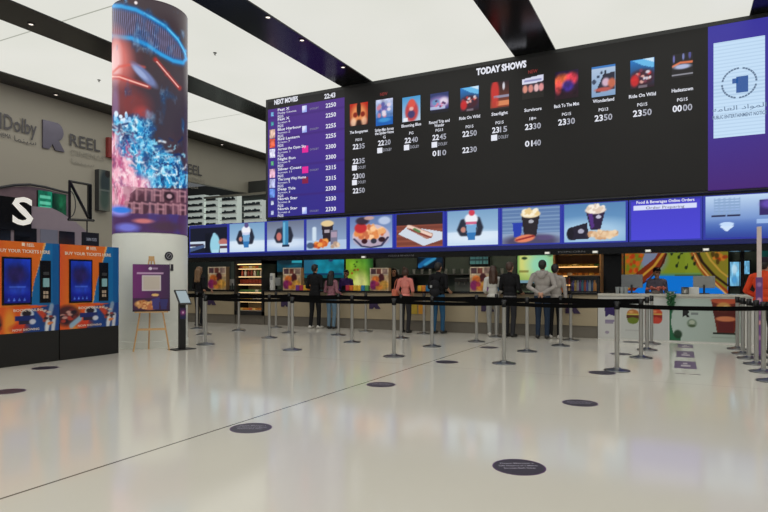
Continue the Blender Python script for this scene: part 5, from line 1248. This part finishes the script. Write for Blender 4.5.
for j, px in enumerate((617.5, 622, 626)):
    o = cup0.copy(); COL.objects.link(o); o.location = (Xp(px, YW + .2), YW + .2, CW); o.name = 'paper_cup'; tag(o, 'pale paper cup at the left end of the white counter, ' + ['leftmost of three', 'middle of three', 'rightmost of three'][j], 'cup', 'cups on the white counter')
x = Xp(656, YW + .1); t = thing('flower_pot', 'low pot of reddish flowers on the white counter before the cashier', 'flowers', (x, YW + .14, CW))
bm = NB(); lathe(bm, [(0, 0), (.07, 0), (.09, .07), (.08, .07), (0, .05)], 16); obj('pot', bm, mat('pot_grey', rgb(110, 100, 96), .5), t, True)
bm = NB(); R = random.Random(3)
for _ in range(26): ball(bm, (R.uniform(-.2, .2), R.uniform(-.06, .06), .09 + R.random() * .06), R.uniform(.018, .035), 8, 6)
f = obj('blossoms', bm, mat('blossom', rgb(170, 90, 80), .6, noise=.4, nscale=14), t, True)
x = Xp(671, YW); t = thing('trailing_plant', 'green trailing plant hanging over the front of the white counter', 'plant', (x, YW - .02, CW))
bm = NB(); lathe(bm, [(0, 0), (.06, 0), (.07, .05), (0, .05)], 14); obj('pot', bm, M_white, t, True)
bm = NB(); R = random.Random(5)
for _ in range(60):
    z = -R.random() * .3; bx(bm, (R.uniform(-.1, .1) * (1 + z * 1.5), -.06 - R.random() * .04, .03 + z), (.05, .008, .03), R.random() * 3)
for _ in range(20): bx(bm, (R.uniform(-.1, .1), R.uniform(-.08, .05), .06), (.06, .03, .01), R.random() * 3)
obj('leaves', bm, mat('leaf_green', rgb(40, 100, 60), .5, noise=.4, nscale=10), t)
x = Xp(685, YW + .05); t = thing('lantern', 'small black lantern on the white counter beside the trailing plant', 'lantern', (x, YW + .08, CW))
bm = NB(); box2(bm, -.07, .07, -.06, .06, 0, .02); box2(bm, -.07, .07, -.06, .06, .13, .15); [box2(bm, a, a + .012, b, b + .012, .02, .13) for a in (-.07, .058) for b in (-.06, .048)]; obj('frame', bm, M_blackm, t)
bm = NB(); lathe(bm, [(0, .02), (.025, .02), (.025, .09), (0, .09)], 12); obj('candle', bm, M_white, t, True)
# ================================================================== people
def sd_cap(P, a, b, ra, rb):
    a, b = np.array(a), np.array(b); ab = b - a; L = (ab @ ab) + 1e-9
    t = np.clip(((P - a) @ ab) / L, 0, 1); return np.linalg.norm(P - a - t[:, None] * ab, axis=1) - (ra + (rb - ra) * t)
def sd_ell(P, c, r):
    r = np.array(r); q = (P - np.array(c)) / r; k = np.linalg.norm(q, axis=1); return (k - 1) * r.min()
def hull_cap(bm, a, b, ra, rb):
    a, b = Vector(a), Vector(b); d = b - a; L = d.length
    q = d.to_track_quat('Z', 'Y').to_matrix().to_4x4()
    vs = []
    seg = 14
    prof = []
    for i in range(7): th_ = -PI / 2 + PI / 2 * i / 6; prof.append((ra * math.cos(th_), ra * math.sin(th_)))
    for i in range(7): th_ = PI / 2 * i / 6; prof.append((rb * math.cos(th_), L + rb * math.sin(th_)))
    rings = []
    for r, z in prof:
        if r < 1e-5: rings.append([bm.verts.new(a + q.to_3x3() @ Vector((0, 0, z)))])
        else: rings.append([bm.verts.new(a + q.to_3x3() @ Vector((r * math.cos(2 * PI * k / seg), r * math.sin(2 * PI * k / seg), z))) for k in range(seg)])
    for A_, B_ in zip(rings, rings[1:]):
        for k in range(seg):
            j = (k + 1) % seg
            if len(A_) == 1: bm.faces.new((A_[0], B_[j], B_[k]))
            elif len(B_) == 1: bm.faces.new((A_[k], A_[j], B_[0]))
            else: bm.faces.new((A_[k], A_[j], B_[j], B_[k]))
def fuse(name, prims, zones, voxel, parent, smooth_it=2):
    """prims: (kind, data, zone); fused into one continuous skin, faces coloured by the nearest form"""
    bm = NB()
    for kd, dta, z in prims:
        if kd == 'c': hull_cap(bm, *dta)
        else: ball(bm, dta[0], dta[1], 18, 14)
    bmesh.ops.recalc_face_normals(bm, faces=bm.faces)
    me = bpy.data.meshes.new('form'); bm.to_mesh(me); bm.free()
    o = bpy.data.objects.new('form', me); COL.objects.link(o)
    m = o.modifiers.new('r', 'REMESH'); m.mode = 'VOXEL'; m.voxel_size = voxel; m.use_smooth_shade = True
    s = o.modifiers.new('s', 'SMOOTH'); s.iterations = smooth_it; s.factor = .5
    dg = bpy.context.evaluated_depsgraph_get(); dg.update()
    out = bpy.data.meshes.new_from_object(o.evaluated_get(dg)); out.name = name
    bpy.data.objects.remove(o); bpy.data.meshes.remove(me)
    n = len(out.polygons); C_ = np.zeros(n * 3); out.polygons.foreach_get('center', C_); C_ = C_.reshape(-1, 3)
    best = np.full(n, 9e9); idx = np.zeros(n, np.int32); zl = list(zones)
    for kd, dta, z in prims:
        d = sd_cap(C_, *dta) if kd == 'c' else sd_ell(C_, *dta)
        b = d < best; best[b] = d[b]; idx[b] = zl.index(z)
    out.materials.clear()
    for z in zl: out.materials.append(zones[z])
    out.polygons.foreach_set('material_index', idx); out.polygons.foreach_set('use_smooth', np.ones(n, bool))
    r = bpy.data.objects.new(name, out); COL.objects.link(r); r.parent = parent
    return r
def cloth(n, c): return mat('cloth_' + n, rgb(*c), .8, spec=.2, noise=.25, nscale=9)
SKIN = mat('skin_medium', rgb(186, 138, 112), .5); SKIN2 = mat('skin_light', rgb(206, 164, 140), .5)
M_eye = mat('eye_dark', rgb(30, 24, 22), .2); M_lip = mat('lip', rgb(150, 84, 76), .5)
M_hd = mat('hair_black', rgb(22, 18, 17), .45, noise=.4, nscale=30); M_hb = mat('hair_brown', rgb(66, 44, 32), .45, noise=.4, nscale=30); M_hl = mat('hair_light_brown', rgb(122, 92, 62), .45, noise=.4, nscale=30)
def hand(prims, w, d, side, z):
    w, d = Vector(w), Vector(d).normalized()
    dn = Vector((0, 0, -1)); dn = (dn - d * dn.dot(d)); dn = dn.normalized() if dn.length > .1 else Vector((0, -1, 0))
    sd = d.cross(dn).normalized()
    e = w + d * .085
    prims.append(('c', (tuple(w), tuple(e), .026, .032), z))
    for k, (o_, L) in enumerate(((-.03, .062), (-.01, .074), (.01, .07), (.029, .055))):
        s = e + sd * o_; m = s + (d * .9 + dn * .3).normalized() * L * .55; t_ = m + (d * .55 + dn * .8).normalized() * L * .5
        prims.append(('c', (tuple(s), tuple(m), .0105, .010), z)); prims.append(('c', (tuple(m), tuple(t_), .010, .009), z))
    s = w + d * .03 + sd * .026 * side * 1; m = s + (d * .6 + sd * side * .6 + dn * .3).normalized() * .045; t_ = m + (d * .9 + dn * .35).normalized() * .032
    prims.append(('c', (tuple(s), tuple(m), .0125, .011), z)); prims.append(('c', (tuple(m), tuple(t_), .011, .0095), z))
def person(label, px=None, py=None, pos=None, rz=PI, H=1.75, top='shirt', topm=None, legm=None, shoem=None, skin=SKIN, hair='short', hairm=M_hd, sleeve='long', fem=False, arms='counter', step=0.0, bulk=1.0, extra=None):
    x, y = pos if pos else on_floor(px, py)
    root = thing('person', label, 'person', (x, y, 0), rz, 'people at the counter')
    k = H / 1.75; sw = (.88 if fem else 1.0) * bulk
    P = []
    # legs: (hip, knee, ankle) with a little stagger
    for s in (-1, 1):
        f = step * s
        hip = (s * .088, .01, .90); kn = (s * .098, -.02 + f * .5, .49); an = (s * (.10 if not fem else .085), .02 + f, .085)
        P.append(('c', (hip, kn, .09 * (1.0 if not fem else 1.0), .064), 'legs')); P.append(('c', (kn, an, .062, .05), 'legs'))
        P.append(('c', ((an[0], an[1] + .035, .045), (an[0] + s * .012, an[1] - .165, .036), .044, .036), 'shoes'))
    P.append(('e', ((0, .015, .93), (.165 * (sw + .04), .122, .13)), 'legs'))
    if fem: P.append(('e', ((0, .0, 1.30), (.142 * sw / .88, .118, .16)), 'top')); P.append(('e', ((0, .005, 1.12), (.125, .098, .16)), 'top')); P.append(('e', ((0, .01, 1.0), (.16, .118, .07)), 'top'))
    else: P.append(('e', ((0, .0, 1.30), (.178 * sw, .122, .2)), 'top')); P.append(('e', ((0, .0, 1.1), (.158 * sw, .118, .17)), 'top')); P.append(('e', ((0, .01, .99), (.172 * sw, .128, .085)), 'top'))
    P.append(('c', ((-.14 * sw, .01, 1.42), (.14 * sw, .01, 1.42), .07, .07), 'top'))
    P.append(('c', ((0, .02, 1.42), (0, .015, 1.49), .075, .058), 'top'))
    P.append(('c', ((0, .012, 1.46), (0, -.005, 1.6), .05, .05), 'skin'))
    # head
    P.append(('e', ((0, .008, 1.645), (.076, .097, .108)), 'skin')); P.append(('e', ((0, -.028, 1.585), (.054, .062, .058)), 'skin'))
    P.append(('c', ((0, -.09, 1.645), (0, -.108, 1.612), .011, .016), 'skin'))
    for s in (-1, 1):
        P.append(('e', ((s * .078, .012, 1.63), (.013, .022, .034)), 'skin')); P.append(('e', ((s * .031, -.082, 1.645), (.016, .012, .010)), 'eye'))
    P.append(('e', ((0, -.082, 1.572), (.026, .012, .009)), 'lip'))
    # arms
    poses = {'counter': (((.235, .03, 1.14), (.17, -.24, 1.06)), ((.235, .03, 1.14), (.15, -.25, 1.07))),
             'down': (((.235, .02, 1.13), (.235, -.05, .88)), ((.235, .02, 1.13), (.235, -.05, .88))),
             'pocket': (((.265, .04, 1.15), (.15, -.12, 1.0)), ((.265, .04, 1.15), (.15, -.12, 1.0))),
             'phone': (((.23, -.02, 1.14), (.09, -.24, 1.22)), ((.23, .02, 1.13), (.235, -.05, .88))),
             'behind': (((.27, .09, 1.16), (.07, .17, 1.03)), ((.27, .09, 1.16), (.07, .17, 1.03)))}[arms]
    for s, (el, wr) in zip((-1, 1), poses):
        sh = (s * .185 * sw, .01, 1.41); el = (s * el[0] * sw, el[1], el[2]); wr = (s * wr[0], wr[1], wr[2])
        P.append(('c', (sh, el, .062, .05), 'top'))
        if sleeve == 'long': P.append(('c', (el, wr, .05, .04), 'top'))
        else: P.append(('c', (el, wr, .043, .031), 'skin'))
        d = Vector(wr) - Vector(el); hand(P, Vector(wr) + d.normalized() * .01, d, s, 'skin')
    zones = {'skin': skin, 'top': topm, 'legs': legm, 'shoes': shoem, 'eye': M_eye, 'lip': M_lip}
    root.scale = (k, k, k)
    fuse('body', P, zones, .0095, root)
    Hh = [('e', ((0, .02, 1.69), (.081, .097, .075)), 'h'), ('e', ((0, .05, 1.64), (.078, .075, .095)), 'h'), ('e', ((0, -.055, 1.72), (.06, .04, .03)), 'h')]
    for s in (-1, 1): Hh.append(('e', ((s * .07, .02, 1.67), (.018, .05, .05)), 'h'))
    if hair in ('long', 'bun', 'tail'): Hh += [('e', ((s * .07, .02, 1.62), (.025, .06, .08)), 'h') for s in (-1, 1)]
    if hair == 'long': Hh += [('c', ((0, .075, 1.62), (0, .12, 1.36), .085, .07), 'h'), ('c', ((-.06, .06, 1.6), (-.075, .1, 1.33), .05, .035), 'h'), ('c', ((.06, .06, 1.6), (.075, .1, 1.33), .05, .035), 'h')]
    if hair == 'bun': Hh += [('e', ((0, .1, 1.75), (.045, .045, .042)), 'h')]
    if hair == 'tail': Hh += [('c', ((0, .1, 1.68), (0, .14, 1.45), .035, .025), 'h')]
    fuse('hair', Hh, {'h': hairm}, .009, root)
    if extra: extra(root)
    return root
def hood(m):
    def f(root):
        P = [('c', ((-.09, .06, 1.47), (.09, .06, 1.47), .055, .055), 'h'), ('e', ((0, .125, 1.42), (.1, .05, .09)), 'h'), ('c', ((-.1, .02, 1.49), (-.05, -.07, 1.45), .035, .025), 'h'), ('c', ((.1, .02, 1.49), (.05, -.07, 1.45), .035, .025), 'h')]
        fuse('hood', P, {'h': m}, .011, root)
        fuse('waist_band', [('e', ((0, .01, .945), (.176, .132, .035)), 'h')], {'h': m}, .011, root)
    return f
def cap(m):
    def f(root):
        bm = NB(); lathe(bm, [(.0, .1), (.05, .095), (.085, .06), (.095, 0), (.09, 0), (.0, .02)], 24)
        for v in bm.verts: v.co.y *= 1.12
        c = obj('cap', bm, m, root, True, (0, .015, 1.68))
        bm = NB(); lathe(bm, [(0, 0), (.08, 0), (.08, .008), (0, .008)], 20); b = obj('peak', bm, m, c, True, (0, -.09, .0)); b.scale = (.9, 1.1, 1)
    return f
def apron(m):
    def f(root):
        fuse('apron', [('e', ((0, -.03, 1.12), (.15, .105, .25)), 'h')], {'h': m}, .011, root)
    return f
def hem(m, c2=None):
    def f(root):
        fuse('sweater_hem', [('e', ((0, .01, .955), (.176, .132, .03)), 'h')], {'h': m}, .011, root)
    return f
blk = cloth('black', (24, 24, 27)); navy = cloth('navy_denim', (38, 52, 72)); jean = cloth('light_denim', (104, 130, 150)); pink = cloth('salmon_pink', (214, 130, 120))
gryc = cloth('light_grey', (164, 158, 154)); dk = cloth('charcoal', (46, 46, 50)); wht = cloth('off_white', (206, 204, 198)); bl = cloth('blue_denim', (44, 84, 116)); maroon = cloth('mauve_print', (150, 104, 116))
oran = cloth('orange_red', (222, 74, 40)); greysh = cloth('grey_shirt', (112, 106, 122)); lgtrs = cloth('pale_grey_trousers', (150, 150, 146)); pur = cloth('purple', (84, 60, 130)); blackshoe = mat('shoe_black', rgb(22, 21, 21), .4); whiteshoe = mat('shoe_white', rgb(206, 202, 196), .45); bandm = cloth('pale_hem', (150, 148, 150))
yf = YW - .30
person('man in black jacket and trousers with white shoes, beside the woman in pale jeans', pos=on_floor(315, 328.5), H=1.76, topm=blk, legm=blk, shoem=whiteshoe, arms='counter', step=.05)
person('woman with long dark hair in a mauve patterned top and pale blue jeans', pos=on_floor(331.5, 328.8), H=1.58, topm=maroon, legm=jean, shoem=blackshoe, hair='long', fem=True, arms='counter')
person('woman in a salmon pink top and dark trousers with her hair up, at the counter', pos=on_floor(405.5, 332.8), H=1.63, topm=pink, legm=dk, shoem=blackshoe, hair='bun', hairm=M_hb, fem=True, sleeve='short', arms='pocket')
person('man in a black shirt and blue jeans wearing a dark backpack', pos=on_floor(438.5, 333.6), H=1.76, topm=blk, legm=bl, shoem=blackshoe, sleeve='short', arms='counter', step=.04, rz=PI - .12)
person('woman with long brown hair in a pale top and pale grey trousers', pos=(on_y(493, 0, 13.62)[0], 13.62), H=1.66, topm=wht, legm=lgtrs, shoem=whiteshoe, hair='long', hairm=M_hb, fem=True, arms='counter', rz=PI + .35)
person('man in a black sweater and charcoal trousers beside the long haired woman', pos=on_floor(510, 336.8), H=1.74, topm=blk, legm=dk, shoem=blackshoe, hairm=M_hb, arms='counter', step=-.05, extra=hem(bandm), rz=PI - .2)
person('man in a light grey hoodie and dark blue jeans standing with arms behind his back', pos=on_floor(542.5, 338.6), H=1.77, topm=gryc, legm=navy, shoem=blackshoe, arms='behind', extra=hood(gryc), bulk=1.08)
person('person in a grey sleeve and black trousers with white shoes, half behind the hooded man', pos=(on_y(555, 0, 13.62)[0], 13.62), H=1.68, topm=gryc, legm=blk, shoem=whiteshoe, arms='down')
person('cashier in a grey shirt and dark cap behind the white counter', pos=(on_y(657, 0, YW + 1.06)[0], YW + 1.06), H=1.6, rz=.35, topm=greysh, legm=dk, shoem=blackshoe, arms='counter', extra=cap(cloth('cap_dark', (36, 26, 38))))
person('person in an orange red jacket and dark cap among the right edge queue posts', pos=(1.36, 12.4), H=1.70, rz=PI * .78, topm=oran, legm=dk, shoem=blackshoe, arms='pocket', extra=cap(cloth('cap_dark', (36, 26, 38))), bulk=1.3)
person('person with long light brown hair in dark clothes, far left beside the column', pos=on_floor(199.5, 326), H=1.72, topm=blk, legm=blk, shoem=blackshoe, hair='long', hairm=M_hl, fem=True, arms='counter')
person('staff member in a purple shirt behind the counter, right of the woman in pale jeans', pos=(on_y(346, 0, YW + 1.2)[0], YW + 1.2), H=1.64, rz=0, topm=pur, legm=dk, shoem=blackshoe, arms='counter', extra=apron(blk))
person('staff member in black behind the counter, left of the woman in pink', pos=(on_y(394, 0, YW + 1.2)[0], YW + 1.2), H=1.68, rz=.2, topm=blk, legm=dk, shoem=blackshoe, arms='counter', hair='long', fem=True)
# backpack, shoulder bag
def back(of, off): 
    M = Matrix.Translation(of.location) @ Matrix.Rotation(of.rotation_euler.z, 4, 'Z'); return M @ Vector(off)
man = [o for o in SC.objects if o.get('label', '').startswith('man in a black shirt')][0]
t = thing('backpack', 'dark backpack worn by the man in blue jeans', 'backpack', back(man, (0, .205, 1.04)), man.rotation_euler.z)
P = [('e', ((0, 0, .0), (.14, .085, .13)), 'h'), ('e', ((0, .0, .16), (.135, .08, .14)), 'h'), ('e', ((0, .05, -.02), (.1, .06, .09)), 'h')]
fuse('pack', P, {'h': cloth('pack_black', (30, 30, 34))}, .012, t)
bm = NB(); box2(bm, .02, .07, .085, .105, .1, .16, .004); obj('badge', bm, mat('badge_grey', rgb(170, 170, 172), .4), t)
for s in (-1, 1):
    bm = NB()
    pts_ = [(s * .1, -.06, .26), (s * .1, -.17, .40), (s * .105, -.3, .36), (s * .11, -.335, .2), (s * .13, -.26, -.02), (s * .12, -.08, -.06)]
    for p_, q_ in zip(pts_, pts_[1:]): rod(bm, p_, q_, .018, None, 8)
    obj('strap', bm, M_belt, t, True)
lady = [o for o in SC.objects if o.get('label', '').startswith('woman in a salmon')][0]
t = thing('shoulder_bag', 'salmon coloured shoulder bag at the left side of the woman in pink', 'bag', back(lady, (.27, .02, .84)), lady.rotation_euler.z)
bm = NB(); bx(bm, (0, 0, .13), (.12, .22, .26), 0, .03); obj('body', bm, cloth('bag_salmon', (206, 116, 92)), t, True)
bm = NB(); pts_ = [(0, -.08, .25), (-.02, -.05, .45), (-.05, .0, .52), (-.02, .05, .45), (0, .08, .25)]
for p_, q_ in zip(pts_, pts_[1:]): rod(bm, p_, q_, .008, None, 8)
obj('strap', bm, cloth('bag_salmon', (0, 0, 0)), t, True)
# yellow and orange boxed goods standing before the counter
for j, (px, c, lab) in enumerate(((413.5, (206, 176, 60), 'dull yellow'), (421.5, (226, 156, 50), 'bright orange'))):
    x = on_y(px, 308, YW - .04)[0]; zt = on_y(px, 303, YW - .04)[1]; zb = on_y(px, 314, YW - .04)[1]
    o = obj('poster_card', (lambda b: (box2(b, -.095, .095, -.0, .02, 0, zt - zb, .004), b)[1])(NB()), mat('card_%d' % c[1], rgb(*c), .5), None, False, (x, YW - .022, zb)); tag(o, lab + ' card fixed to the counter front behind the woman in pink', 'card')

# ================================================================== light
LIGHT_W = 1.55
def area(name, loc, sx_, sy_, e, col=(1, .95, .88), rot=(0, 0, 0)):
    l = bpy.data.lights.new(name, 'AREA'); l.shape = 'RECTANGLE'; l.size = sx_; l.size_y = sy_; l.energy = e; l.color = col
    o = bpy.data.objects.new(name, l); COL.objects.link(o); o.location = loc; o.rotation_euler = rot; return o
# unseen strip lamps added under the bar ceiling to brighten the back bar
for px in (240, 330, 420, 510, 590, 680):
    x = on_y(px, 0, 15.6)[0]
    bm = NB(); box2(bm, -.5, .5, -.06, .06, 0, .04)
    tag(obj('fill_strip_lamp', bm, lamp_mat('bar_fill_strip', rgb(255, 236, 205), 26.0, True), None, False, (x, 15.5, 2.86)), 'added strip lamp, unseen on the bar ceiling, brightening the staff side', 'lamp', 'added strip lamps of the bar ceiling')

# extra soft light added below each backlit ceiling strip to brighten the floor
for a, b in ((-15.6, -12.7), (-11.5, -8.5), (-7.4, -3.65), (-2.5, 1.2), (2.3, 6.0), (7.1, 10.8)):
    y0_, y1_ = -16.0, 13.6
    area('ceiling_fill', ((a + b) / 2, (y0_ + y1_) / 2, ZC - .035), b - a, y1_ - y0_, LIGHT_W * (b - a) * (y1_ - y0_), (1, .985, .95))
